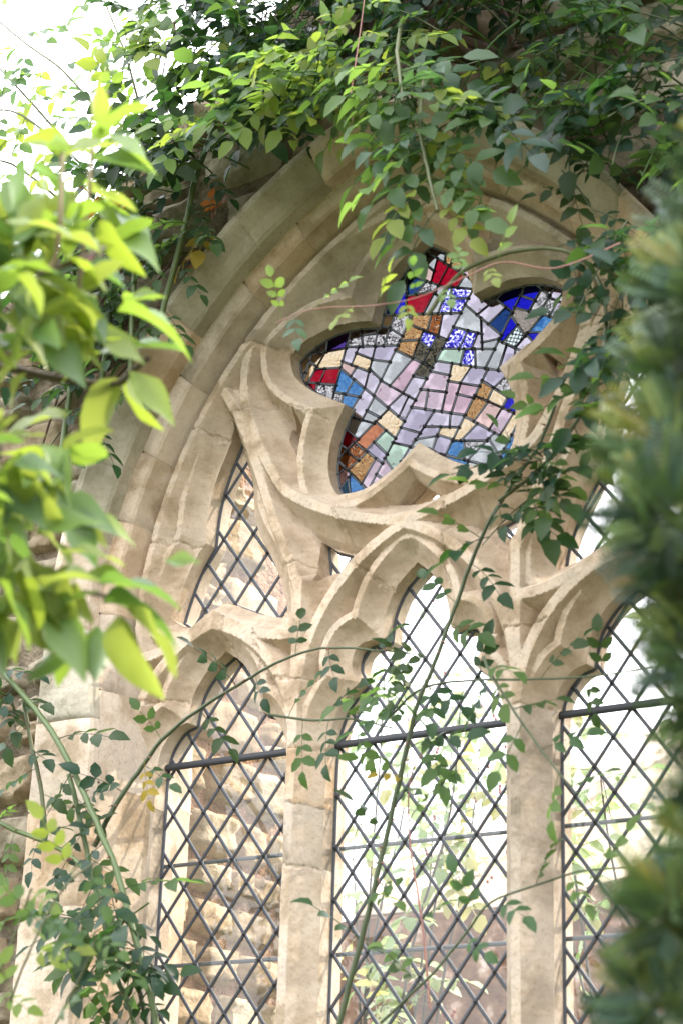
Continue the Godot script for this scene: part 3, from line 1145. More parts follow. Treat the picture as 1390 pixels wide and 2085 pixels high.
func build_walls() -> void:
	var cols := [
		stone("rubble_grey", 41, [[0.1, lin(0.10, 0.085, 0.06)], [0.4, lin(0.21, 0.18, 0.13)], [0.65, lin(0.30, 0.26, 0.195)], [0.9, lin(0.22, 0.19, 0.14)]], 1.3, 0.7, true),
		stone("rubble_brown", 44, [[0.1, lin(0.11, 0.08, 0.05)], [0.4, lin(0.22, 0.17, 0.11)], [0.65, lin(0.30, 0.24, 0.165)], [0.9, lin(0.20, 0.16, 0.11)]], 1.3, 0.7, true),
		stone("rubble_pale", 47, [[0.1, lin(0.17, 0.14, 0.10)], [0.4, lin(0.32, 0.28, 0.21)], [0.65, lin(0.44, 0.40, 0.32)], [0.9, lin(0.30, 0.26, 0.20)]], 1.3, 0.7, true)]
	var mortar := stone("mortar", 50, [[0.1, lin(0.08, 0.065, 0.045)], [0.5, lin(0.17, 0.14, 0.10)], [0.9, lin(0.23, 0.19, 0.14)]], 1.6, 1.4, true)
	var wall := thing("garden_wall", "old rubble stone wall around the arched window, overgrown with roses", "wall", Vector3(0, GROUND, 0))
	var poly := PackedVector2Array([Vector2(-2.3, GROUND), Vector2(-2.3, 1.3), Vector2(-1.6, 1.42), Vector2(-1.25, 1.55), Vector2(-0.95, 1.75), Vector2(-0.62, 2.05), Vector2(-0.25, 2.3), Vector2(0.3, 2.45), Vector2(0.9, 2.4), Vector2(1.45, 2.1), Vector2(1.7, 1.8), Vector2(1.7, GROUND), Vector2(0.93, GROUND)])
	poly.append(Vector2(0.93, AC.y))
	for k in range(1, 20):
		var a := k / 20.0 * acos(0.44 / 1.37)
		poly.append(Vector2(AC.x + 1.37 * cos(a), AC.y + 1.37 * sin(a)))
	poly.append(Vector2(0, AC.y + sqrt(1.37 * 1.37 - 0.44 * 0.44)))
	for k in range(19, 0, -1):
		var a := k / 20.0 * acos(0.44 / 1.37)
		poly.append(Vector2(-AC.x - 1.37 * cos(a), AC.y + 1.37 * sin(a)))
	poly.append(Vector2(-0.93, AC.y))
	poly.append(Vector2(-0.93, GROUND))
	part(wall, "wall_core", extruded(poly, -0.14, 0.19).mesh(), mortar, Transform3D(Basis.IDENTITY, Vector3(0, -GROUND, 0)))
	var mb := MB.new()
	mb.box(Vector3(-0.93, 0, -0.135), Vector3(0.93, -GROUND + SILL - 0.16, 0.2))
	part(wall, "wall_below_window", mb.mesh(), mortar)
	var top := func(x: float) -> float:
		return lerpf(1.35, 2.35, smoothstep(-1.6, 0.0, x)) - 0.05
	rubble_face(wall, Vector3(0, -GROUND, 0.17), Vector3.RIGHT, Vector3.BACK, -1.75, 1.25, -1.0, 2.3, func(c: Vector2, s: Vector2) -> bool: return radius_of(c.x, c.y) > 1.40 + s.x * 0.22 and c.y < top.call(c.x), cols, 0.075, 3)
	# the wall that runs back from the window, seen in the sun through the left-hand lights
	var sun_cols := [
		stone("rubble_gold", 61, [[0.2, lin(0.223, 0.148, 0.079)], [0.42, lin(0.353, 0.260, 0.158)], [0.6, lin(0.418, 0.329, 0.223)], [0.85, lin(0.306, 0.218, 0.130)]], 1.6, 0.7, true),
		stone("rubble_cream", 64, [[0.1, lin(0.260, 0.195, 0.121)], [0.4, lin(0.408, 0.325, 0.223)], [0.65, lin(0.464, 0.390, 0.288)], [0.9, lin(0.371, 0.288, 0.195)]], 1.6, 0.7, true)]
	var inner := thing("return_wall", "sunlit golden rubble wall running back behind the left lights of the window", "wall", Vector3(-0.95, GROUND, 0))
	var earth := stone("earth_mortar", 67, [[0.1, lin(0.18, 0.10, 0.055)], [0.5, lin(0.30, 0.18, 0.11)], [0.9, lin(0.36, 0.24, 0.155)]], 2.2, 1.8, true)
	var prof := PackedVector2Array([Vector2(0.14, 0), Vector2(0.14, 1.40 - GROUND), Vector2(0.45, 1.30 - GROUND), Vector2(0.54, 1.02 - GROUND), Vector2(0.60, 0.97 - GROUND), Vector2(0.66, 0.80 - GROUND), Vector2(0.74, 0.86 - GROUND), Vector2(0.80, 0.62 - GROUND), Vector2(0.90, 0.34 - GROUND), Vector2(1.0, -0.05 - GROUND), Vector2(1.0, 0)])
	var core := extruded(prof, -0.35, 0.0)
	var turn := Basis(Vector3(0, 0, -1), Vector3.UP, Vector3(1, 0, 0))
	part(inner, "wall_core", core.mesh(), earth, Transform3D(turn, Vector3.ZERO))
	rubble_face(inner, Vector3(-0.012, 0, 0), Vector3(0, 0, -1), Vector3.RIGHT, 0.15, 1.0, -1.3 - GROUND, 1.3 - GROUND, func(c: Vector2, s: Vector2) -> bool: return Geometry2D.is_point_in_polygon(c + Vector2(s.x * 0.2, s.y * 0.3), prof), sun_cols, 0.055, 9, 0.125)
	# farther walls of the ruin
	var rust := stone("rust_render", 81, [[0.1, lin(0.075, 0.034, 0.018)], [0.4, lin(0.125, 0.060, 0.032)], [0.6, lin(0.17, 0.090, 0.052)], [0.76, lin(0.32, 0.22, 0.165)], [0.9, lin(0.46, 0.40, 0.36)]], 1.1, 0.6, true)
	var far := thing("ruined_wall", "low brown rendered wall far behind the glass, its pale flakes showing", "wall", Vector3(0, GROUND, 0))
	part(far, "wall_face", extruded(PackedVector2Array([Vector2(-2.6, 0), Vector2(-2.6, 0.05 - GROUND), Vector2(-1.1, 0.07 - GROUND), Vector2(-0.4, 0.17 - GROUND), Vector2(0.8, 0.30 - GROUND), Vector2(0.8, 0)]), -2.85, -2.5).mesh(), rust)
	var gable := thing("gable_wall", "pale sunlit gable wall with a sloping top, rising beyond the brown wall", "wall", Vector3(-1.75, GROUND, 0))
	part(gable, "wall_face", extruded(PackedVector2Array([Vector2(2.9, 0), Vector2(2.9, 0.15 - GROUND), Vector2(3.45, 0.44 - GROUND), Vector2(4.3, 0.88 - GROUND), Vector2(6.2, 1.75 - GROUND), Vector2(6.2, 0)]), -0.3, 0.0).mesh(), stone("gable_stone", 84, [[0.1, lin(0.45, 0.36, 0.25)], [0.5, lin(0.55, 0.46, 0.35)], [0.9, lin(0.6, 0.52, 0.42)]], 0.6, 0.4), Transform3D(turn, Vector3.ZERO))
	part(gable, "coping", extruded(PackedVector2Array([Vector2(2.88, 0.155 - GROUND), Vector2(2.88, 0.20 - GROUND), Vector2(3.43, 0.49 - GROUND), Vector2(4.28, 0.935 - GROUND), Vector2(6.2, 1.81 - GROUND), Vector2(6.2, 1.755 - GROUND), Vector2(4.3, 0.885 - GROUND), Vector2(3.45, 0.445 - GROUND)]), -0.34, 0.04).mesh(), tracery_mat(3), Transform3D(turn, Vector3.ZERO))


# ---------------------------------------------------------------- leaves
func leaflet(mb: MB, base: Vector3, dir: Vector3, up: Vector3, length: float, width: float, fold: float, curl: float, k := 5, serr := 0.0) -> void:
	var side := dir.cross(up).normalized()
	var nn := side.cross(dir).normalized()
	var k0 := mb.v.size()
	for a in k + 1:
		var t := float(a) / k
		var w := width * 0.5 * pow(sin(PI * pow(t, 0.80)), 0.75) if a > 0 and a < k else 0.0
		if serr > 0.0 and a > 0 and a < k:
			w *= 1.0 + (serr if a % 2 == 0 else -serr)
		var bend := -curl * t * t * length
		var c := base + dir * (t * length) + nn * bend
		var slope := (nn + dir * (2.0 * curl * t)).normalized()
		mb.add(c - side * w + nn * (w * fold), (slope + side * fold * 0.8).normalized())
		mb.add(c, slope)
		mb.add(c + side * w + nn * (w * fold), (slope - side * fold * 0.8).normalized())
		for e in [0.02, 0.5, 0.98]:
			mb.u.append(Vector2(e, t))
	for a in k:
		var b := k0 + a * 3
		for e in [0, 1]:
			if a == 0:
				mb.tri(b + 1, b + 3 + e, b + 4 + e)
			elif a == k - 1:
				mb.tri(b + e, b + e + 1, b + 4)
			else:
				mb.quad(b + e, b + e + 1, b + e + 4, b + e + 3)

func rose_leaf_mesh(sd: int, pairs: int) -> ArrayMesh:
	var r := RandomNumberGenerator.new()
	r.seed = sd * 17 + 3
	var mb := MB.new()
	var pts := PackedVector3Array()
	var sag := r.randf_range(0.05, 0.35)
	var lean := r.randf_range(-0.12, 0.12)
	var total := 0.055 + 0.026 * pairs
	for a in 6:
		var t := a / 5.0
		pts.append(Vector3(lean * t * t * total, t * total, -sag * t * t * total))
	mb.tube(pts, 0.0011, 0.0007, 4)
	for q in mb.v.size():
		mb.u.append(Vector2(0.5, 0.02))
	for q in pairs + 1:
		var t := lerpf(0.34, 1.0, float(q) / pairs)
		var p := Vector3(lean * t * t * total, t * total, -sag * t * t * total)
		var size := lerpf(0.75, 1.1, float(q) / pairs) * r.randf_range(0.85, 1.12)
		for s in ([0.0] if q == pairs else [-1.0, 1.0]):
			var d := Vector3(s * 0.9, 0.55 if s != 0.0 else 1.0, -r.randf_range(0.0, 0.5)).normalized()
			leaflet(mb, p, d, Vector3(r.randf_range(-0.35, 0.35), 0.0, 1.0), 0.046 * size, 0.027 * size, r.randf_range(0.12, 0.5), r.randf_range(0.05, 0.35), 6, 0.07)
	return mb.mesh()

var rose_leaves := []
var rose_mats := {}
func rose_setup() -> void:
	for k in 10:
		rose_leaves.append(rose_leaf_mesh(k, 2 if k % 3 != 2 else 3))
	rose_mats = {
		"deep": [plain("rose_deep", lin(0.0084, 0.0228, 0.0114), 0.42, lin(0.043, 0.111, 0.017)), plain("rose_deep_blue", lin(0.0099, 0.0243, 0.0160), 0.38, lin(0.043, 0.102, 0.025)), plain("rose_deep_olive", lin(0.0137, 0.0274, 0.0099), 0.44, lin(0.060, 0.119, 0.017))],
		"mid": [plain("rose_mid", lin(0.0198, 0.0410, 0.0144), 0.44, lin(0.136, 0.255, 0.043)), plain("rose_mid_blue", lin(0.0182, 0.0395, 0.0198), 0.38, lin(0.102, 0.204, 0.051)), plain("rose_mid_light", lin(0.0296, 0.0547, 0.0182), 0.46, lin(0.187, 0.323, 0.051))],
		"young": [plain("rose_young", lin(0.063, 0.098, 0.023), 0.48, lin(0.340, 0.493, 0.068)), plain("rose_lime", lin(0.081, 0.104, 0.020), 0.50, lin(0.408, 0.510, 0.060)), plain("rose_fresh", lin(0.049, 0.086, 0.026), 0.46, lin(0.272, 0.442, 0.068))],
		"rust": [plain("rose_rust", lin(0.13, 0.062, 0.022), 0.58, lin(0.383, 0.128, 0.025)), plain("rose_yellow", lin(0.184, 0.138, 0.023), 0.58, lin(0.425, 0.340, 0.043))]}

class Rose:
	var node: Node3D
	var leaves := []      # [transform, mesh, material, weight]

func cane(ro: Rose, pts: Array, r0: float, r1: float, mat: Material, thorns := 0) -> PackedVector3Array:
	var c := catmull3(pts, 5)
	for k in range(1, c.size() - 1):
		c[k] += Vector3(rng.randf_range(-1, 1), rng.randf_range(-1, 1), rng.randf_range(-1, 1)) * r0 * 0.22
	var mb := MB.new()
	mb.tube(c, r0, r1, 8)
	part(ro.node, "cane", mb.mesh(), mat)
	for k in thorns:
		var a := rng.randi_range(1, c.size() - 2)
		var d := Vector3(rng.randf_range(-1, 1), rng.randf_range(-0.6, 0.2), rng.randf_range(-0.2, 1)).normalized()
		var tm := MB.new()
		tm.tube(PackedVector3Array([c[a] + d * r0 * 0.7, c[a] + d * (r0 + 0.005), c[a] + d * (r0 + 0.011) - Vector3(0, 0.003, 0)]), 0.0028, 0.0003, 5)
		part(ro.node, "thorn", tm.mesh(), plain("thorn", lin(0.16, 0.06, 0.035), 0.5))
	return c

func leaf_at(ro: Rose, p: Vector3, dir: Vector3, up: Vector3, scale: float, tone: String, weight := 0.0) -> void:
	var y := dir.normalized()
	var x := y.cross(up).normalized()
	if x.length() < 0.1:
		x = Vector3.RIGHT
	var z := x.cross(y).normalized()
	var mm: Array = rose_mats[tone]
	ro.leaves.append([Transform3D(Basis(x * scale, y * scale, z * scale), p), rose_leaves[rng.randi() % rose_leaves.size()], mm[rng.randi() % mm.size()], weight])

func leaves_along(ro: Rose, c: PackedVector3Array, from: float, to: float, n: int, scale: float, tones: Array) -> void:
	var side := 1.0
	for k in n:
		var t := lerpf(from, to, (k + rng.randf() * 0.8) / n) * (c.size() - 1)
		var a := clampi(int(t), 0, c.size() - 2)
		var p := c[a].lerp(c[a + 1], t - a)
		var tan := (c[a + 1] - c[a]).normalized()
		side = -side
		var out := tan.cross(Vector3(0.25, 0.1, 1.0)).normalized() * side
		var d := (out * rng.randf_range(0.6, 1.1) + tan * rng.randf_range(0.1, 0.7) + Vector3(0, rng.randf_range(-0.45, 0.15), rng.randf_range(0.0, 0.8))).normalized()
		leaf_at(ro, p, d, Vector3(rng.randf_range(-0.4, 0.5), rng.randf_range(0.3, 1.0), rng.randf_range(0.3, 1.0)), scale * 1.4 * rng.randf_range(0.75, 1.15), tones[rng.randi() % tones.size()], 1.0)

func finish_rose(ro: Rose, most := 285) -> void:
	var l := ro.leaves
	l.sort_custom(func(a: Array, b: Array) -> bool: return a[3] + a[0].origin.z > b[3] + b[0].origin.z)
	for k in mini(most, l.size()):
		part(ro.node, "leaf", l[k][1], l[k][2], l[k][0])
	if l.size() <= most:
		return
	var groups := {}
	for k in range(most, l.size()):
		var key := str(l[k][2].get_instance_id())
		if not groups.has(key):
			groups[key] = []
		groups[key].append(l[k])
	for key in groups:
		var g: Array = groups[key]
		var mm := MultiMesh.new()
		mm.transform_format = MultiMesh.TRANSFORM_3D
		mm.mesh = rose_leaves[(g.size() * 3) % 10]
		mm.instance_count = g.size()
		for k in g.size():
			mm.set_instance_transform(k, g[k][0])
		var o := MultiMeshInstance3D.new()
		var pk := str(ro.node.get_instance_id()) + "foliage"
		var no: int = part_no.get(pk, 0)
		part_no[pk] = no + 1
		o.name = "foliage" if no == 0 else "foliage_%03d" % no
		o.multimesh = mm
		o.material_override = g[0][2]
		o.set_meta("kind", "stuff")
		ro.node.add_child(o, true)

func new_rose(label: String, root: Vector3) -> Rose:
	var ro := Rose.new()
	ro.node = thing("climbing_rose", label, "climbing rose")
	return ro

func scatter(ro: Rose, poly: PackedVector2Array, n: int, z0: float, z1: float, scale: float, pick: Callable) -> void:
	var bb := bounds(poly)
	var done := 0
	var tries := 0
	while done < n and tries < n * 30:
		tries += 1
		var q := Vector2(rng.randf_range(bb.position.x, bb.end.x), rng.randf_range(bb.position.y, bb.end.y))
		if not Geometry2D.is_point_in_polygon(q, poly):
			continue
		var p := Vector3(q.x, q.y, rng.randf_range(z0, z1))
		# a short shoot that arches out of the wall and hangs, with a few leaves on it
		var d := Vector3(rng.randf_range(-0.8, 0.8), rng.randf_range(-0.9, 0.7), rng.randf_range(0.1, 0.9)).normalized()
		var len := rng.randf_range(0.10, 0.24)
		var pts := [p - d * len * 0.5, p, p + d * len * 0.5 - Vector3(0, len * 0.12, 0)]
		var tone: String = pick.call(p)
		if rng.randf() < 0.003:
			tone = "rust"
		var cn := catmull3(pts, 3)
		var mb := MB.new()
		mb.tube(cn, 0.0026, 0.0014, 5)
		part(ro.node, "shoot", mb.mesh(), rose_mats["mid"][2] if tone != "deep" else plain("shoot_dark", lin(0.06, 0.075, 0.03), 0.6))
		for k in rng.randi_range(3, 5):
			var t := rng.randf_range(0.1, 1.0)
			var a := clampi(int(t * (cn.size() - 1)), 0, cn.size() - 2)
			var ld := (d * rng.randf_range(0.0, 0.8) + Vector3(rng.randf_range(-1, 1), rng.randf_range(-0.9, 0.5), rng.randf_range(-0.1, 1.0))).normalized()
			leaf_at(ro, cn[a], ld, Vector3(rng.randf_range(-0.5, 0.6), rng.randf_range(0.2, 1.0), rng.randf_range(0.2, 1.0)), scale * 1.35 * rng.randf_range(0.55, 1.25), tone)
			done += 1

func V(x: float, y: float, z: float) -> Vector3:
	return Vector3(x, y, z)

func build_roses() -> void:
	rose_setup()
	var green := plain("cane_green", lin(0.070, 0.105, 0.030), 0.5)
	var olive := plain("cane_olive", lin(0.075, 0.085, 0.032), 0.55)
	var dark := plain("cane_dark", lin(0.038, 0.055, 0.020), 0.55)
	var red := plain("cane_red", lin(0.22, 0.09, 0.07), 0.5)
	var wood := plain("cane_wood", lin(0.10, 0.055, 0.04), 0.8)
	# crest at the upper left, sky behind
	var a := new_rose("bright climbing rose crest at upper left, its shoots against the white sky", Vector3.ZERO)
	for l in [[V(-1.40, 2.41, 0.40), V(-1.20, 2.21, 0.40), V(-1.05, 2.07, 0.40), V(-0.90, 1.87, 0.35)], [V(-1.36, 2.22, 0.40), V(-1.22, 2.06, 0.40), V(-1.06, 1.86, 0.36)], [V(-0.98, 2.42, 0.40), V(-0.86, 2.16, 0.40), V(-0.80, 2.02, 0.40), V(-0.76, 1.84, 0.36)], [V(-1.38, 1.85, 0.4), V(-1.22, 1.80, 0.4), V(-1.02, 1.62, 0.36)], [V(-1.30, 1.98, 0.45), V(-1.15, 1.92, 0.45), V(-0.95, 1.72, 0.38)], [V(-1.2, 1.62, 0.42), V(-1.12, 1.52, 0.42), V(-0.98, 1.40, 0.38)]]:
		var c := cane(a, l, 0.0028, 0.0045, olive)
		leaves_along(a, c, 0.02, 0.85, 9, 0.85, ["young", "mid", "young"])
	for l in [[V(-0.78, 1.84, 0.36), V(-0.75, 1.44, 0.36), V(-0.74, 1.17, 0.36), V(-0.745, 0.95, 0.34)], [V(-0.49, 1.73, 0.36), V(-0.54, 1.57, 0.37), V(-0.56, 1.45, 0.37), V(-0.61, 1.28, 0.36), V(-0.66, 1.10, 0.35)], [V(-0.86, 1.6, 0.33), V(-0.84, 1.2, 0.34), V(-0.88, 0.8, 0.33)], [V(-1.0, 1.5, 0.34), V(-0.96, 1.1, 0.34), V(-0.99, 0.75, 0.33)]]:
		var c := cane(a, l, 0.0075, 0.0085, green)
		leaves_along(a, c, 0.05, 0.98, 12, 0.8, ["mid", "deep", "mid"])
	for l in [[V(-0.98, 1.32, 0.27), V(-0.7, 1.25, 0.28), V(-0.52, 1.42, 0.28)], [V(-1.1, 1.0, 0.27), V(-0.9, 1.15, 0.28), V(-0.66, 1.42, 0.27)], [V(-1.12, 0.85, 0.28), V(-1.0, 1.2, 0.28), V(-0.8, 1.5, 0.27)], [V(-1.05, 0.7, 0.27), V(-0.93, 0.98, 0.28), V(-0.72, 1.15, 0.28)]]:
		cane(a, l, 0.0035, 0.003, wood)
	scatter(a, PackedVector2Array([Vector2(-1.16, 1.52), Vector2(-0.98, 1.72), Vector2(-0.80, 1.92), Vector2(-0.66, 2.15), Vector2(-0.42, 2.5), Vector2(-0.1, 2.55), Vector2(-0.12, 1.62), Vector2(-0.42, 1.62), Vector2(-0.66, 1.56), Vector2(-0.9, 1.55)]), 340, 0.30, 0.55, 0.95, func(p: Vector3) -> String: return (["young", "young", "mid"][rng.randi() % 3]) if p.x < -0.55 - (p.y - 1.9) * 0.6 and p.y > 1.75 else ["deep", "deep", "mid"][rng.randi() % 3])  # leaves toward the sky take bright tones: backlight put into their colour
	scatter(a, PackedVector2Array([Vector2(-1.25, 0.75), Vector2(-1.22, 1.5), Vector2(-0.8, 1.62), Vector2(-0.45, 1.60), Vector2(-0.52, 1.46), Vector2(-0.70, 1.32), Vector2(-0.86, 1.08), Vector2(-0.98, 0.80)]), 95, 0.28, 0.40, 0.8, func(_p: Vector3) -> String: return ["deep", "mid", "deep", "mid"][rng.randi() % 4])
	finish_rose(a)
	# over the crown of the arch
	var b := new_rose("dense climbing rose hanging over the crown of the arch", Vector3.ZERO)
	scatter(b, PackedVector2Array([Vector2(-0.25, 1.62), Vector2(-0.3, 2.5), Vector2(0.5, 2.5), Vector2(0.55, 1.50), Vector2(0.30, 1.46), Vector2(0.05, 1.56)]), 330, 0.30, 0.46, 0.95, func(p: Vector3) -> String: return ["deep", "mid", "deep"][rng.randi() % 3] if p.y > 1.75 else ["mid", "mid", "deep", "young"][rng.randi() % 4])
	scatter(b, PackedVector2Array([Vector2(-0.32, 1.50), Vector2(-0.25, 1.64), Vector2(0.1, 1.64), Vector2(0.18, 1.46), Vector2(0.0, 1.44)]), 62, 0.50, 0.75, 0.85, func(_p: Vector3) -> String: return ["young", "mid", "young"][rng.randi() % 3])
	scatter(b, PackedVector2Array([Vector2(0.15, 1.40), Vector2(0.40, 1.42), Vector2(0.66, 1.20), Vector2(0.74, 0.92), Vector2(0.56, 1.06), Vector2(0.38, 1.20)]), 46, 0.45, 0.75, 0.95, func(_p: Vector3) -> String: return ["mid", "mid", "deep", "mid"][rng.randi() % 4])
	for l in [[V(0.39, 1.40, 0.70), V(0.41, 1.22, 0.75), V(0.43, 1.10, 0.75), V(0.46, 0.98, 0.75)], [V(0.2, 1.75, 0.5), V(0.3, 1.5, 0.68), V(0.36, 1.3, 0.75)], [V(-0.35, 2.0, 0.4), V(-0.2, 1.72, 0.55), V(-0.12, 1.5, 0.66)]]:
		var c := cane(b, l, 0.006, 0.004, olive)
		leaves_along(b, c, 0.1, 1.0, 16, 1.0, ["mid", "mid", "young"])
	finish_rose(b)
	scatter(b, PackedVector2Array([Vector2(0.08, 1.54), Vector2(0.35, 1.78), Vector2(0.85, 1.55), Vector2(0.98, 1.0), Vector2(0.80, 1.0), Vector2(0.64, 1.24), Vector2(0.40, 1.42)]), 190, 0.34, 0.62, 0.9, func(_p: Vector3) -> String: return ["mid", "mid", "deep", "mid"][rng.randi() % 4])
	for k in 9:
		var x0 := rng.randf_range(-0.4, 0.5)
		var up := [V(x0, 1.72, 0.27), V(x0 + rng.randf_range(-0.25, 0.25), 1.95, 0.30), V(x0 + rng.randf_range(-0.5, 0.5), 2.2, 0.28), V(x0 + rng.randf_range(-0.6, 0.6), 2.42, 0.3)]
		cane(b, up, rng.randf_range(0.006, 0.014), 0.004, wood)
	# right shoulder and hanging strand
	var d := new_rose("dark glossy climbing rose cascading down the right shoulder of the arch", Vector3.ZERO)
	scatter(d, PackedVector2Array([Vector2(0.45, 1.45), Vector2(0.45, 2.4), Vector2(1.25, 2.3), Vector2(1.25, 0.55), Vector2(0.90, 0.60), Vector2(0.82, 0.98), Vector2(0.68, 1.25), Vector2(0.52, 1.5)]), 520, 0.32, 0.56, 0.98, func(_p: Vector3) -> String: return ["deep", "deep", "mid", "deep", "mid"][rng.randi() % 5])
	scatter(d, PackedVector2Array([Vector2(0.72, 0.95), Vector2(0.92, 0.92), Vector2(0.92, 0.50), Vector2(0.82, 0.42), Vector2(0.73, 0.52), Vector2(0.77, 0.7)]), 48, 0.46, 0.66, 0.9, func(_p: Vector3) -> String: return ["deep", "deep", "mid"][rng.randi() % 3])
	scatter(d, PackedVector2Array([Vector2(0.70, 0.52), Vector2(0.62, 0.38), Vector2(0.47, 0.33), Vector2(0.46, 0.40), Vector2(0.58, 0.49)]), 16, 0.44, 0.56, 0.85, func(_p: Vector3) -> String: return ["deep", "deep", "mid"][rng.randi() % 3])
	var mc := cane(d, [V(0.36, 0.80, 0.62), V(0.44, 0.90, 0.60), V(0.57, 0.94, 0.56), V(0.70, 0.90, 0.55), V(0.77, 0.78, 0.55), V(0.76, 0.60, 0.55), V(0.67, 0.48, 0.52), V(0.59, 0.42, 0.50), V(0.47, 0.37, 0.48)], 0.005, 0.0045, olive)
	leaves_along(d, mc, 0.3, 1.0, 17, 0.75, ["deep", "deep", "mid"])
	finish_rose(d)
	# canes at the lower left
	var e := new_rose("thick green rose canes climbing past the left jamb, low in the corner", Vector3.ZERO)
	for l in [[[V(-1.10, 0.27, 0.45), V(-1.02, 0.19, 0.45), V(-0.85, 0.03, 0.45), V(-0.75, -0.10, 0.45), V(-0.67, -0.22, 0.45), V(-0.58, -0.37, 0.45), V(-0.52, -0.51, 0.45), V(-0.47, -0.63, 0.45), V(-0.42, -0.77, 0.45), V(-0.3, -1.2, 0.45)], 0.0078, 30, green],
		[[V(-0.78, -0.11, 0.42), V(-0.72, -0.26, 0.42), V(-0.68, -0.37, 0.42), V(-0.63, -0.49, 0.42), V(-0.58, -0.62, 0.42), V(-0.51, -0.75, 0.42), V(-0.4, -1.2, 0.42)], 0.0065, 26, green],
		[[V(-0.98, 0.14, 0.40), V(-0.94, 0.01, 0.40), V(-0.89, -0.12, 0.40), V(-0.86, -0.24, 0.40)], 0.0055, 14, olive],
		[[V(-1.0, -0.20, 0.45), V(-0.93, -0.24, 0.45), V(-0.82, -0.28, 0.45), V(-0.72, -0.33, 0.45), V(-0.65, -0.39, 0.45)], 0.006, 18, green],
		[[V(-0.66, -0.40, 0.40), V(-0.60, -0.55, 0.41), V(-0.52, -0.66, 0.40), V(-0.44, -0.95, 0.40)], 0.006, 20, dark]]:
		var c := cane(e, l[0], l[1], l[1], l[3], 9)
		leaves_along(e, c, 0.06, 0.85, int(l[2] * 0.36), 0.75, ["deep", "deep", "mid"])
	var bc := cane(e, [V(-0.68, -0.30, 0.42), V(-0.63, -0.20, 0.41), V(-0.59, -0.14, 0.40), V(-0.51, -0.05, 0.40), V(-0.41, 0.01, 0.40), V(-0.29, 0.06, 0.40), V(-0.18, 0.10, 0.40), V(-0.05, 0.12, 0.40), V(0.10, 0.095, 0.40), V(0.21, 0.07, 0.40)], 0.0066, 0.002, dark, 10)
	leaves_along(e, bc, 0.15, 1.0, 10, 0.7, ["deep", "deep", "mid"])
	leaf_at(e, V(-0.55, -0.10, 0.41), V(0.3, -1, 0.2), V(0, 0.3, 1), 0.7, "rust", 2.0)
	scatter(e, PackedVector2Array([Vector2(-1.25, 0.35), Vector2(-0.95, 0.2), Vector2(-0.80, -0.15), Vector2(-0.85, -0.35), Vector2(-1.2, -0.45)]), 18, 0.36, 0.5, 0.8, func(_p: Vector3) -> String: return ["deep", "deep", "mid"][rng.randi() % 3])
	scatter(e, PackedVector2Array([Vector2(-0.72, -0.36), Vector2(-0.55, -0.40), Vector2(-0.38, -0.72), Vector2(-0.40, -0.85), Vector2(-0.60, -0.80)]), 30, 0.38, 0.50, 0.85, func(_p: Vector3) -> String: return ["deep", "deep", "mid"][rng.randi() % 3])
	finish_rose(e)
	# the cane that crosses the middle light
	var f := new_rose("single long rose cane rising across the middle light of the window", Vector3.ZERO)
	var cc := cane(f, [V(-0.1, -1.2, 0.40), V(0.01, -0.78, 0.38), V(0.06, -0.61, 0.38), V(0.11, -0.43, 0.38), V(0.15, -0.27, 0.38), V(0.18, -0.15, 0.38), V(0.21, -0.04, 0.38), V(0.26, 0.07, 0.38), V(0.31, 0.19, 0.38), V(0.38, 0.32, 0.40), V(0.47, 0.43, 0.42), V(0.56, 0.49, 0.46), V(0.63, 0.58, 0.50)], 0.0072, 0.0036, dark, 18)
	leaves_along(f, cc, 0.18, 0.98, 17, 0.75, ["deep", "mid", "mid"])
	for l in [[V(0.14, -0.75, 0.40), V(0.27, -0.65, 0.40), V(0.35, -0.57, 0.40), V(0.41, -0.51, 0.40), V(0.53, -0.48, 0.40), V(0.64, -0.46, 0.40), V(0.82, -0.47, 0.40)], [V(0.14, -0.06, 0.38), V(0.21, 0.0, 0.36), V(0.34, 0.0, 0.36), V(0.51, -0.02, 0.36), V(0.63, -0.03, 0.36), V(0.80, -0.03, 0.36)], [V(-0.22, -0.01, 0.36), V(-0.09, -0.04, 0.36), V(0.02, -0.05, 0.36), V(0.14, -0.09, 0.37)], [V(0.40, 0.03, 0.42), V(0.44, -0.03, 0.45), V(0.51, -0.14, 0.45), V(0.59, -0.25, 0.45), V(0.64, -0.31, 0.45)]]:
		var c := cane(f, l, 0.0034, 0.002, dark)
		leaves_along(f, c, 0.1, 0.95, 7, 0.7, ["mid", "deep", "mid"])
	var rc := cane(f, [V(0.24, -0.72, 0.36), V(0.22, -0.56, 0.36), V(0.20, -0.45, 0.36), V(0.18, -0.34, 0.36), V(0.18, -0.21, 0.36), V(0.22, -0.14, 0.36)], 0.0026, 0.0018, red)
	leaves_along(f, rc, 0.1, 1.0, 6, 0.6, ["mid", "mid", "rust"])
	scatter(f, PackedVector2Array([Vector2(0.16, 0.02), Vector2(0.30, 0.05), Vector2(0.42, -0.02), Vector2(0.34, -0.08), Vector2(0.18, -0.06)]), 3, 0.36, 0.44, 0.8, func(_p: Vector3) -> String: return ["mid", "deep", "mid"][rng.randi() % 3])
	finish_rose(f)
	# blurred sprigs nearer the camera
	var g := new_rose("thin pinkish rose twig drooping in front of the stained glass, out of focus", Vector3.ZERO)
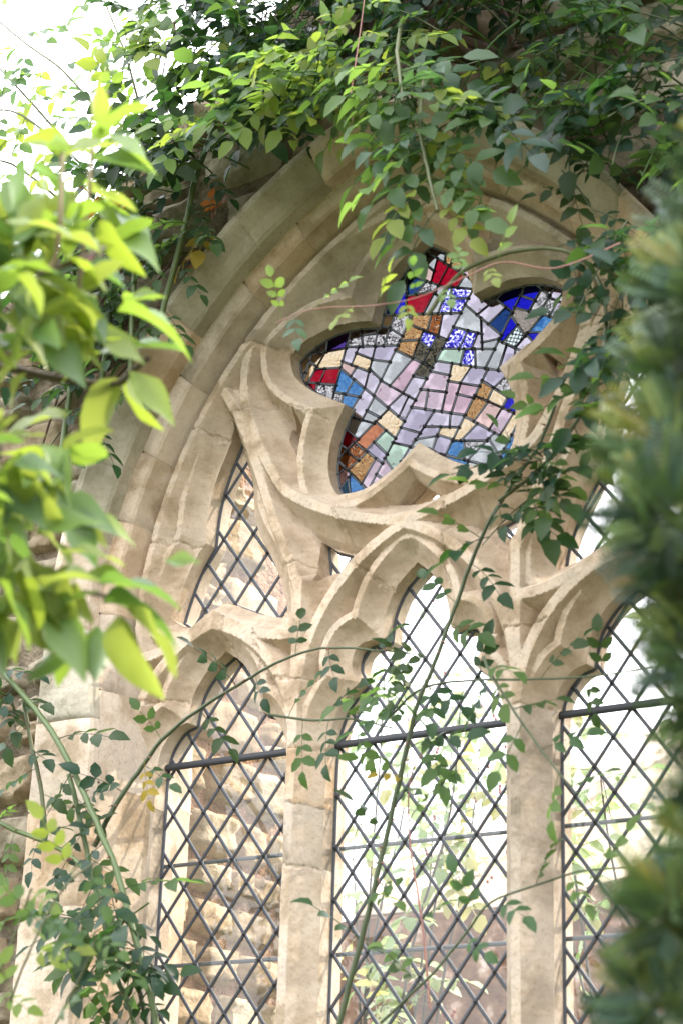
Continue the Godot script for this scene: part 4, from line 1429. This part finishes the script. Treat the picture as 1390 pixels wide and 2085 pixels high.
	for l in [[V(0.17, 0.68, 0.95), V(0.27, 0.69, 0.95), V(0.42, 0.66, 0.95), V(0.53, 0.65, 0.95), V(0.63, 0.68, 0.93), V(0.71, 0.71, 0.90), V(0.80, 0.70, 0.84), V(0.90, 0.78, 0.74)], [V(0.27, 1.85, 0.70), V(0.26, 1.66, 0.76), V(0.26, 1.54, 0.78), V(0.25, 1.33, 0.80)]]:
		var c := cane(g, l, 0.0010, 0.0016, red)
		leaves_along(g, c, 0.0, 0.75, 11, 0.5, ["young", "mid", "young"])
	finish_rose(g)
	var h := new_rose("small blurred rose shoots at the bottom left corner, in front of the canes", Vector3.ZERO)
	for l in [[V(-0.20, -0.80, 1.2), V(-0.12, -0.72, 1.25), V(-0.05, -0.60, 1.25), V(0.03, -0.55, 1.25)], [V(-0.18, -1.0, 1.2), V(-0.02, -0.74, 1.2), V(0.02, -0.68, 1.22)], [V(-0.30, -0.9, 1.2), V(-0.2, -0.66, 1.2), V(-0.15, -0.58, 1.22)]]:
		var c := cane(h, l, 0.0026, 0.002, olive)
		leaves_along(h, c, 0.1, 1.0, 6, 0.62, ["mid", "mid", "young"])
	finish_rose(h)


# ---------------------------------------------------------------- magnolia, yew, plants behind
func broad_leaf(base: Vector3, tip: Vector3, wide: float, mats_of: Array, par: Node3D) -> void:
	var d := tip - base
	var len := clampf(d.length() * 0.95, 0.065, 0.135)
	var y := d.normalized()
	var up := Vector3(rng.randf_range(-0.5, 0.7), rng.randf_range(0.3, 1.0), rng.randf_range(-0.3, 0.9))
	var mb := MB.new()
	var k := 8
	var side := y.cross(up).normalized()
	var nn := side.cross(y).normalized()
	var curl := rng.randf_range(0.0, 0.6)
	var fold := rng.randf_range(0.25, 0.8)
	for a in k + 1:
		var t := float(a) / k
		var w := len * wide * 0.5 * pow(sin(PI * pow(t, 0.80)), 0.95) if a > 0 and a < k else 0.0008
		var wave := 0.05 * len * sin(t * 9.0 + rng.randf())
		var c := base + y * (t * len) - nn * curl * t * t * len
		var sl := (nn + y * 2.0 * curl * t).normalized()
		for s in [-1.0, -0.5, 0.0, 0.5, 1.0]:
			mb.u.append(Vector2(0.5 + 0.48 * s, t))
			mb.add(c + side * s * w + nn * (absf(s) * w * fold + (wave * absf(s) * s if a < k else 0.0)), (sl - side * s * fold).normalized())
	for a in k:
		for e in 4:
			var b := a * 5 + e
			mb.quad(b, b + 1, b + 6, b + 5)
	part(par, "leaf", mb.mesh(), mats_of[rng.randi() % mats_of.size()])

func build_magnolia() -> void:
	var V3 := func(x: float, y: float, z: float) -> Vector3: return Vector3(x, y, z)
	var t := thing("magnolia_tree", "young magnolia with big lime green leaves, blurred close at the left", "tree", Vector3(-0.15, GROUND, 2.05))
	var o := Node3D.new()
	var base := Vector3(-0.15, GROUND, 2.05)
	var bark := plain("magnolia_bark", lin(0.09, 0.065, 0.05), 0.85)
	var twig := plain("magnolia_twig", lin(0.16, 0.12, 0.06), 0.7)
	for l in [
		[0.020, 0.016, bark, [V(-0.15, GROUND, 2.05), V(-0.12, -1.6, 2.05), V(0.0, -0.8, 2.0), V(0.08, -0.3, 2.0), V(0.12, 0.1, 2.05), V(0.22, 0.4, 2.15)]],
		[0.009, 0.005, bark, [V(0.10, 0.02, 2.02), V(0.21, 0.13, 1.96), V(0.30, 0.14, 1.91), V(0.38, 0.12, 1.87), V(0.48, 0.10, 1.83), V(0.53, 0.11, 1.84), V(0.57, 0.12, 1.85)]],
		[0.005, 0.003, twig, [V(0.38, 0.12, 1.87), V(0.42, 0.16, 1.86), V(0.46, 0.24, 1.91), V(0.50, 0.37, 1.95), V(0.49, 0.50, 1.94), V(0.51, 0.54, 1.95)]],
		[0.007, 0.003, bark, [V(0.06, -0.4, 2.0), V(0.30, -0.34, 1.94), V(0.40, -0.28, 1.90), V(0.48, -0.27, 1.85), V(0.56, -0.30, 1.85)]],
		[0.007, 0.004, bark, [V(0.13, 0.12, 2.06), V(0.30, 0.17, 2.16), V(0.43, 0.17, 2.15), V(0.51, 0.17, 2.10), V(0.55, 0.20, 2.05), V(0.57, 0.26, 1.98)]],
		[0.006, 0.003, bark, [V(0.09, -0.2, 2.0), V(0.29, -0.10, 1.93), V(0.36, -0.08, 1.89), V(0.44, -0.11, 1.89)]],
		[0.005, 0.003, twig, [V(0.53, 0.18, 2.08), V(0.55, 0.20, 2.07), V(0.58, 0.27, 2.10), V(0.57, 0.38, 2.10)]]]:
		var mb := MB.new()
		var c := catmull3(l[3], 5)
		for k in c.size():
			c[k] -= base
		mb.tube(c, l[0], l[1], 8)
		part(t, "trunk" if l[0] > 0.015 else "branch", mb.mesh(), l[2])
	var lm := [plain("magnolia_lime", lin(0.080, 0.122, 0.018), 0.5, lin(0.336, 0.437, 0.042)), plain("magnolia_leaf", lin(0.055, 0.101, 0.020), 0.5, lin(0.252, 0.378, 0.042)), plain("magnolia_yellow", lin(0.084, 0.118, 0.021), 0.5, lin(0.319, 0.386, 0.059)), plain("magnolia_green", lin(0.035, 0.071, 0.020), 0.45, lin(0.151, 0.269, 0.042))]
	var pairs := [
		[0.50, 0.52, 1.95, 0.62, 0.44, 1.87], [0.49, 0.47, 1.94, 0.59, 0.44, 1.89], [0.44, 0.46, 1.90, 0.51, 0.43, 1.87], [0.49, 0.50, 1.94, 0.60, 0.57, 1.95], [0.53, 0.50, 1.99, 0.58, 0.56, 2.02],
		[0.52, 0.44, 2.02, 0.46, 0.45, 2.11], [0.58, 0.38, 2.09, 0.58, 0.37, 2.12], [0.57, 0.36, 2.09, 0.56, 0.39, 2.15], [0.56, 0.45, 2.07, 0.57, 0.49, 2.12], [0.54, 0.19, 1.90, 0.68, 0.17, 1.83],
		[0.49, 0.25, 1.83, 0.57, 0.25, 1.81], [0.46, 0.28, 1.80, 0.53, 0.27, 1.79], [0.54, 0.10, 1.86, 0.61, 0.01, 1.81], [0.51, 0.12, 1.82, 0.52, 0.01, 1.81], [0.49, 0.11, 1.83, 0.43, -0.02, 1.85],
		[0.59, 0.17, 1.99, 0.56, 0.24, 2.08], [0.59, 0.23, 2.01, 0.55, 0.27, 2.10], [0.62, 0.20, 2.11, 0.57, 0.23, 2.20], [0.59, 0.15, 2.10, 0.54, 0.16, 2.18], [0.52, 0.11, 2.07, 0.48, 0.04, 2.10],
		[0.55, 0.14, 2.00, 0.50, 0.15, 2.07], [0.49, 0.15, 1.91, 0.48, 0.17, 1.97], [0.35, 0.09, 1.79, 0.27, 0.06, 1.87], [0.35, -0.01, 1.80, 0.29, 0.01, 1.89], [0.37, -0.06, 1.89, 0.45, -0.10, 1.86],
		[0.43, -0.12, 1.95, 0.40, -0.21, 1.97], [0.42, -0.11, 1.90, 0.54, -0.17, 1.84], [0.44, -0.13, 1.88, 0.51, -0.19, 1.84], [0.43, -0.18, 1.92, 0.52, -0.24, 1.88], [0.45, -0.23, 1.95, 0.42, -0.34, 1.96],
		[0.47, -0.25, 1.87, 0.57, -0.27, 1.83], [0.53, -0.27, 1.88, 0.68, -0.27, 1.83], [0.53, -0.30, 1.87, 0.67, -0.31, 1.81], [0.59, -0.32, 1.88, 0.68, -0.43, 1.81], [0.55, -0.32, 1.85, 0.57, -0.46, 1.81],
		[0.49, -0.32, 1.83, 0.48, -0.42, 1.82], [0.45, -0.33, 1.84, 0.43, -0.41, 1.86], [0.50, -0.30, 2.02, 0.53, -0.39, 2.00], [0.50, -0.32, 2.07, 0.55, -0.43, 2.03], [0.45, -0.20, 2.03, 0.50, -0.23, 2.02],
		[0.59, -0.22, 1.80, 0.66, -0.23, 1.79], [0.44, -0.13, 1.82, 0.52, -0.14, 1.80], [0.58, 0.17, 2.12, 0.54, 0.10, 2.15], [0.54, 0.33, 1.96, 0.57, 0.23, 1.93], [0.57, 0.28, 2.12, 0.53, 0.21, 2.15],
		[0.58, 0.30, 2.18, 0.55, 0.22, 2.20], [0.54, 0.12, 1.93, 0.61, 0.08, 1.90], [0.56, 0.17, 2.01, 0.64, 0.21, 2.01], [0.40, 0.09, 1.95, 0.37, 0.03, 1.98], [0.57, 0.12, 2.17, 0.62, 0.06, 2.14], [0.53, -0.34, 1.78, 0.52, -0.40, 1.80], [0.49, -0.30, 1.96, 0.53, -0.38, 1.94]]
	for q in pairs:
		broad_leaf(Vector3(q[0], q[1], q[2]) - base, Vector3(q[3], q[4], q[5]) - base, rng.randf_range(0.40, 0.52), lm, t)
	# the inner leaves of the same shoots
	for k in 330:
		var c := Vector3(rng.randf_range(0.28, 0.52), rng.randf_range(0.10, 0.42), 0)
		if k % 2 == 0:
			c = Vector3(rng.randf_range(0.30, 0.50), rng.randf_range(-0.36, -0.05), 0)
		c.z = 2.12 - (c.x - 0.3) * 0.7 + rng.randf_range(-0.12, 0.16)
		var d := Vector3(rng.randf_range(-0.6, 1.0), rng.randf_range(-0.8, 0.5), rng.randf_range(-0.5, 0.5)).normalized()
		broad_leaf(c - base, c + d * rng.randf_range(0.08, 0.13) - base, rng.randf_range(0.42, 0.55), lm, t)
	for p in [[0.50, 0.535, 1.95, 0.52, 0.585, 1.95], [0.47, 0.30, 1.90, 0.475, 0.315, 1.90], [0.44, 0.10, 1.90, 0.46, 0.13, 1.90]]:
		var mb := MB.new()
		var b0 := Vector3(p[0], p[1], p[2]) - base
		var b1 := Vector3(p[3], p[4], p[5]) - base
		mb.tube(PackedVector3Array([b0, b0.lerp(b1, 0.25), b0.lerp(b1, 0.5), b0.lerp(b1, 0.75), b1]), 0.007, 0.002, 8)
		part(t, "flower_bud", mb.mesh(), plain("bud", lin(0.30, 0.20, 0.16), 0.6) if p[1] > 0.5 else plain("bud_pink", lin(0.50, 0.22, 0.30), 0.6, lin(0.3, 0.1, 0.15)))

func build_yew() -> void:
	var base := Vector3(1.97, GROUND, 1.61)
	var t := thing("yew_tree", "dark blurred yew with sunlit yellow painted on its tips, close at the right edge", "tree", base)
	var mb := MB.new()
	mb.tube(catmull3([V(0, 0, 0), V(-0.02, 1.1, 0.02), V(0.02, 2.3, -0.02), V(0.03, 3.4, 0.0)], 6), 0.05, 0.015, 10)
	part(t, "trunk", mb.mesh(), plain("yew_bark", lin(0.07, 0.045, 0.035), 0.9))
	# a sprig: a short twig with two ranks of needles
	var sp := MB.new()
	sp.tube(PackedVector3Array([V(0, 0, 0), V(0, 0.022, 0.001), V(0, 0.045, -0.002)]), 0.0009, 0.0006, 4)
	for k in 11:
		for s in [-1.0, 1.0]:
			var y := 0.004 + k * 0.0039
			leaflet(sp, V(0, y, 0), V(s, 0.45, 0.1).normalized(), V(0, 0.1, 1), 0.017 - k * 0.0007, 0.0030, 0.1, 0.1, 2)
	sp.u.clear()
	sp.c.resize(sp.v.size())
	sp.c.fill(Color.WHITE)
	var sprig := sp.mesh()
	var lumps := [
		[1.572, 0.175, 1.857, 0.048], [1.527, 0.099, 1.852, 0.044], [1.518, -0.029, 1.889, 0.053], [1.477, -0.129, 1.869, 0.048], [1.466, -0.244, 1.914, 0.040], [1.470, -0.353, 1.951, 0.044], [1.441, -0.323, 1.802, 0.053],
		[1.468, -0.184, 1.758, 0.070], [1.450, -0.397, 1.762, 0.053], [1.447, -0.498, 1.808, 0.035], [1.441, -0.530, 1.705, 0.048], [1.430, -0.616, 1.671, 0.044], [1.424, -0.729, 1.714, 0.044], [1.403, -0.826, 1.774, 0.044],
		[1.395, -0.866, 1.670, 0.053], [1.362, -0.931, 1.751, 0.044], [1.403, -0.685, 1.566, 0.062], [1.453, -0.283, 1.630, 0.070], [1.450, -0.434, 1.653, 0.062], [1.376, -0.873, 1.495, 0.070], [1.500, -0.025, 1.720, 0.070]]
	var xf := []
	var col := []
	var tones := [lin(0.042, 0.080, 0.036), lin(0.062, 0.112, 0.045), lin(0.036, 0.070, 0.052), lin(0.10, 0.15, 0.045), lin(0.16, 0.20, 0.04), lin(0.22, 0.20, 0.05)]
	for l in lumps:
		var c := Vector3(l[0] + 0.022, l[1], l[2] - 0.014)
		var n := int(95.0 * l[3] / 0.05)
		for k in n:
			var d := Vector3(rng.randf_range(-1, 1), rng.randf_range(-1, 1), rng.randf_range(-1, 1)).normalized()
			var p: Vector3 = c + d * l[3] * pow(rng.randf(), 0.4)
			var yd := (d + Vector3(-0.25, 0.35, 0.1) + Vector3(rng.randf_range(-0.5, 0.5), rng.randf_range(-0.5, 0.5), rng.randf_range(-0.5, 0.5))).normalized()
			yew_sprig(xf, col, tones, p - base, yd, d.y + d.x * -0.3)
	for k in 3600:   # the rest of the crown, out of the frame
		var an := rng.randf() * TAU
		var y := rng.randf_range(0.7, 3.5)
		var rr := 0.40 * (1.15 - y / 4.6) + rng.randf_range(-0.06, 0.0)
		var p := Vector3(cos(an) * rr, y, sin(an) * rr)
		yew_sprig(xf, col, tones, p, Vector3(cos(an), rng.randf_range(-0.2, 0.9), sin(an)).normalized(), rng.randf_range(-1, 1))
	var mm := MultiMesh.new()
	mm.transform_format = MultiMesh.TRANSFORM_3D
	mm.use_colors = true
	mm.mesh = sprig
	mm.instance_count = xf.size()
	for k in xf.size():
		mm.set_instance_transform(k, xf[k])
		mm.set_instance_color(k, col[k])
	var o := MultiMeshInstance3D.new()
	o.name = "foliage"
	o.multimesh = mm
	var m := plain("yew_needles", Color(1, 1, 1), 0.45, lin(0.45, 0.45, 0.2))
	m.vertex_color_use_as_albedo = true
	m.vertex_color_is_srgb = true
	o.material_override = m
	o.set_meta("kind", "stuff")
	t.add_child(o)

func yew_sprig(xf: Array, col: Array, tones: Array, p: Vector3, yd: Vector3, tip: float) -> void:
	var x := yd.cross(Vector3(rng.randf_range(-1, 1), rng.randf_range(-1, 1), rng.randf_range(-1, 1))).normalized()
	var s := rng.randf_range(1.0, 1.8)
	xf.append(Transform3D(Basis(x * s, yd * s, x.cross(yd) * s), p))
	var k := rng.randi() % 4
	if tip > 0.40 and rng.randf() < 0.5:
		k = 4 + rng.randi() % 2  # upward sprigs turn yellow: sunlight on the tips put into the colour
	col.append(tones[k])

func build_behind() -> void:
	# shrubs in the garden beyond the glass
	var pale := [plain("vine_pale", lin(0.20, 0.27, 0.10), 0.45, lin(0.46, 0.55, 0.22)), plain("vine_yellow", lin(0.26, 0.26, 0.08), 0.45, lin(0.5, 0.46, 0.16)), plain("vine_green", lin(0.12, 0.20, 0.07), 0.45, lin(0.32, 0.45, 0.16))]
	var twig := plain("far_twig", lin(0.09, 0.075, 0.06), 0.8)
	for s in [
		["briar_bush", "pale leafy briar with small red hips behind the middle light", Vector3(-0.92, GROUND, -1.35), 9, [[-0.95, 0.62], [-0.72, 0.50], [-1.05, 0.1], [-0.98, -0.3], [-0.62, 0.36], [-1.0, 0.85], [-0.85, -0.5], [-0.55, 0.48], [-0.76, 0.14]], 15, true],
		["wisteria_vine", "thin pale wisteria trailing behind the right-hand light", Vector3(0.1, GROUND, -1.3), 3, [[-0.22, 0.40], [-0.05, 0.16], [0.12, 0.02], [-0.25, -0.1], [0.3, 0.75]], 12, false]]:
		var base: Vector3 = s[2]
		var t := thing(s[0], s[1], "shrub" if s[6] else "climbing plant", base)
		var hang: bool = not s[6]
		for e in s[4]:
			var tip := Vector3(e[0], e[1], -1.25 + rng.randf_range(-0.25, 0.2)) - base
			var foot := Vector3(rng.randf_range(-0.1, 0.1), 0, rng.randf_range(-0.1, 0.1))
			if hang:
				tip = tip + Vector3(0, 0, 0.0)
			var mid := foot.lerp(tip, 0.55) + Vector3(rng.randf_range(-0.15, 0.1), 0.35, rng.randf_range(-0.1, 0.1))
			var c := catmull3([foot, mid, foot.lerp(tip, 0.85) + Vector3(0, 0.12, 0), tip, tip + Vector3(rng.randf_range(-0.05, 0.22), rng.randf_range(-0.2, 0.05), 0.05)], 6)
			var mb := MB.new()
			mb.tube(c, 0.007, 0.0012, 6)
			part(t, "stem", mb.mesh(), twig)
			for k in s[5]:
				var a := rng.randi_range(int(c.size() * 0.45), c.size() - 2)
				var d := Vector3(rng.randf_range(-1, 1), rng.randf_range(-0.8, 0.5), rng.randf_range(-0.5, 0.8)).normalized()
				var y := d
				var x := y.cross(Vector3(rng.randf_range(-0.4, 0.4), 1, 0.5)).normalized()
				var sc := rng.randf_range(1.0, 1.7)
				part(t, "leaf", rose_leaves[rng.randi() % 10], pale[rng.randi() % 3], Transform3D(Basis(x * sc, y * sc, x.cross(y) * sc), c[a]))
			if s[6]:
				for k in 4:   # side twigs with hips
					var a := rng.randi_range(int(c.size() * 0.55), c.size() - 1)
					var q := c[a] + Vector3(rng.randf_range(0.05, 0.3), rng.randf_range(-0.16, 0.08), rng.randf_range(-0.1, 0.1))
					var tm := MB.new()
					tm.tube(PackedVector3Array([c[a], c[a].lerp(q, 0.5) + Vector3(0, 0.03, 0), q]), 0.0016, 0.0009, 4)
					part(t, "twig", tm.mesh(), twig)
					var hm := SphereMesh.new()
					hm.radius = 0.0055
					hm.height = 0.014
					hm.radial_segments = 8
					hm.rings = 5
					for j in 2:
						part(t, "rose_hip", hm, plain("hip", lin(0.30, 0.04, 0.02), 0.35), Transform3D(Basis.IDENTITY, q + Vector3(rng.randf_range(-0.015, 0.015), -0.006 - 0.012 * j, 0)))


# ---------------------------------------------------------------- all together
func _ready() -> void:
	rng.seed = 20240
	var cam := Camera3D.new()
	cam.name = "camera"
	add_child(cam)
	cam.transform = Transform3D(Basis(Vector3(0.840528, 0.030347, -0.540918), Vector3(0.173503, 0.930767, 0.321823), Vector3(0.513234, -0.364352, 0.777070)).orthonormalized(), Vector3(2.43056, -1.26931, 4.08415))
	cam.near = 0.05
	cam.far = 400.0
	var at := CameraAttributesPhysical.new()
	at.frustum_focal_length = 69.0
	at.frustum_focus_distance = 5.35
	at.exposure_aperture = 3.2
	cam.attributes = at
	cam.keep_aspect = Camera3D.KEEP_HEIGHT
	cam.fov = 29.22
	cam.current = true

	var we := WorldEnvironment.new()
	we.name = "environment"
	var env := Environment.new()
	env.background_mode = Environment.BG_SKY
	var sky := Sky.new()
	var sm := ProceduralSkyMaterial.new()
	sm.sky_top_color = Color(0.95, 0.96, 0.99)
	sm.sky_horizon_color = Color(0.63, 0.62, 0.60)
	sm.sky_curve = 0.30
	sm.sky_energy_multiplier = 1.5
	sm.ground_bottom_color = Color(0.35, 0.32, 0.26)
	sm.ground_horizon_color = Color(0.50, 0.49, 0.46)
	sm.sun_angle_max = 0.0
	sky.sky_material = sm
	env.sky = sky
	env.tonemap_mode = Environment.TONE_MAPPER_LINEAR
	env.tonemap_exposure = 3.2
	env.sdfgi_enabled = true
	env.ssao_enabled = true
	env.ssil_enabled = true
	we.environment = env
	add_child(we)

	var sun := DirectionalLight3D.new()
	sun.name = "sun"
	sun.light_color = Color(1.0, 0.95, 0.86)
	sun.light_energy = 0.62
	sun.light_angular_distance = 0.5
	sun.shadow_enabled = true
	add_child(sun)
	sun.look_at_from_position(Vector3(0.45, 0.70, -0.55) * 10.0, Vector3.ZERO)

	var ground := PlaneMesh.new()
	ground.size = Vector2(300, 300)
	var gm := stone("unseen_dark_ground", 91, [[0.1, lin(0.030, 0.038, 0.012)], [0.5, lin(0.05, 0.06, 0.02)], [0.9, lin(0.075, 0.07, 0.03)]], 0.7, 0.8, true)  # ground out of view, kept dark so the undersides of the stone darken
	var gr := structure("ground", ground, gm)
	gr.position = Vector3(0, GROUND, 0)

	build_walls()
	define_tracery()
	var win := thing("gothic_window", "weathered limestone tracery window with three leaded lights under a stained glass cinquefoil", "window")
	build_arch(win)
	build_tracery(win)
	build_glazing(win)
	build_stained(win)
	build_roses()
	build_behind()
	build_magnolia()
	build_yew()
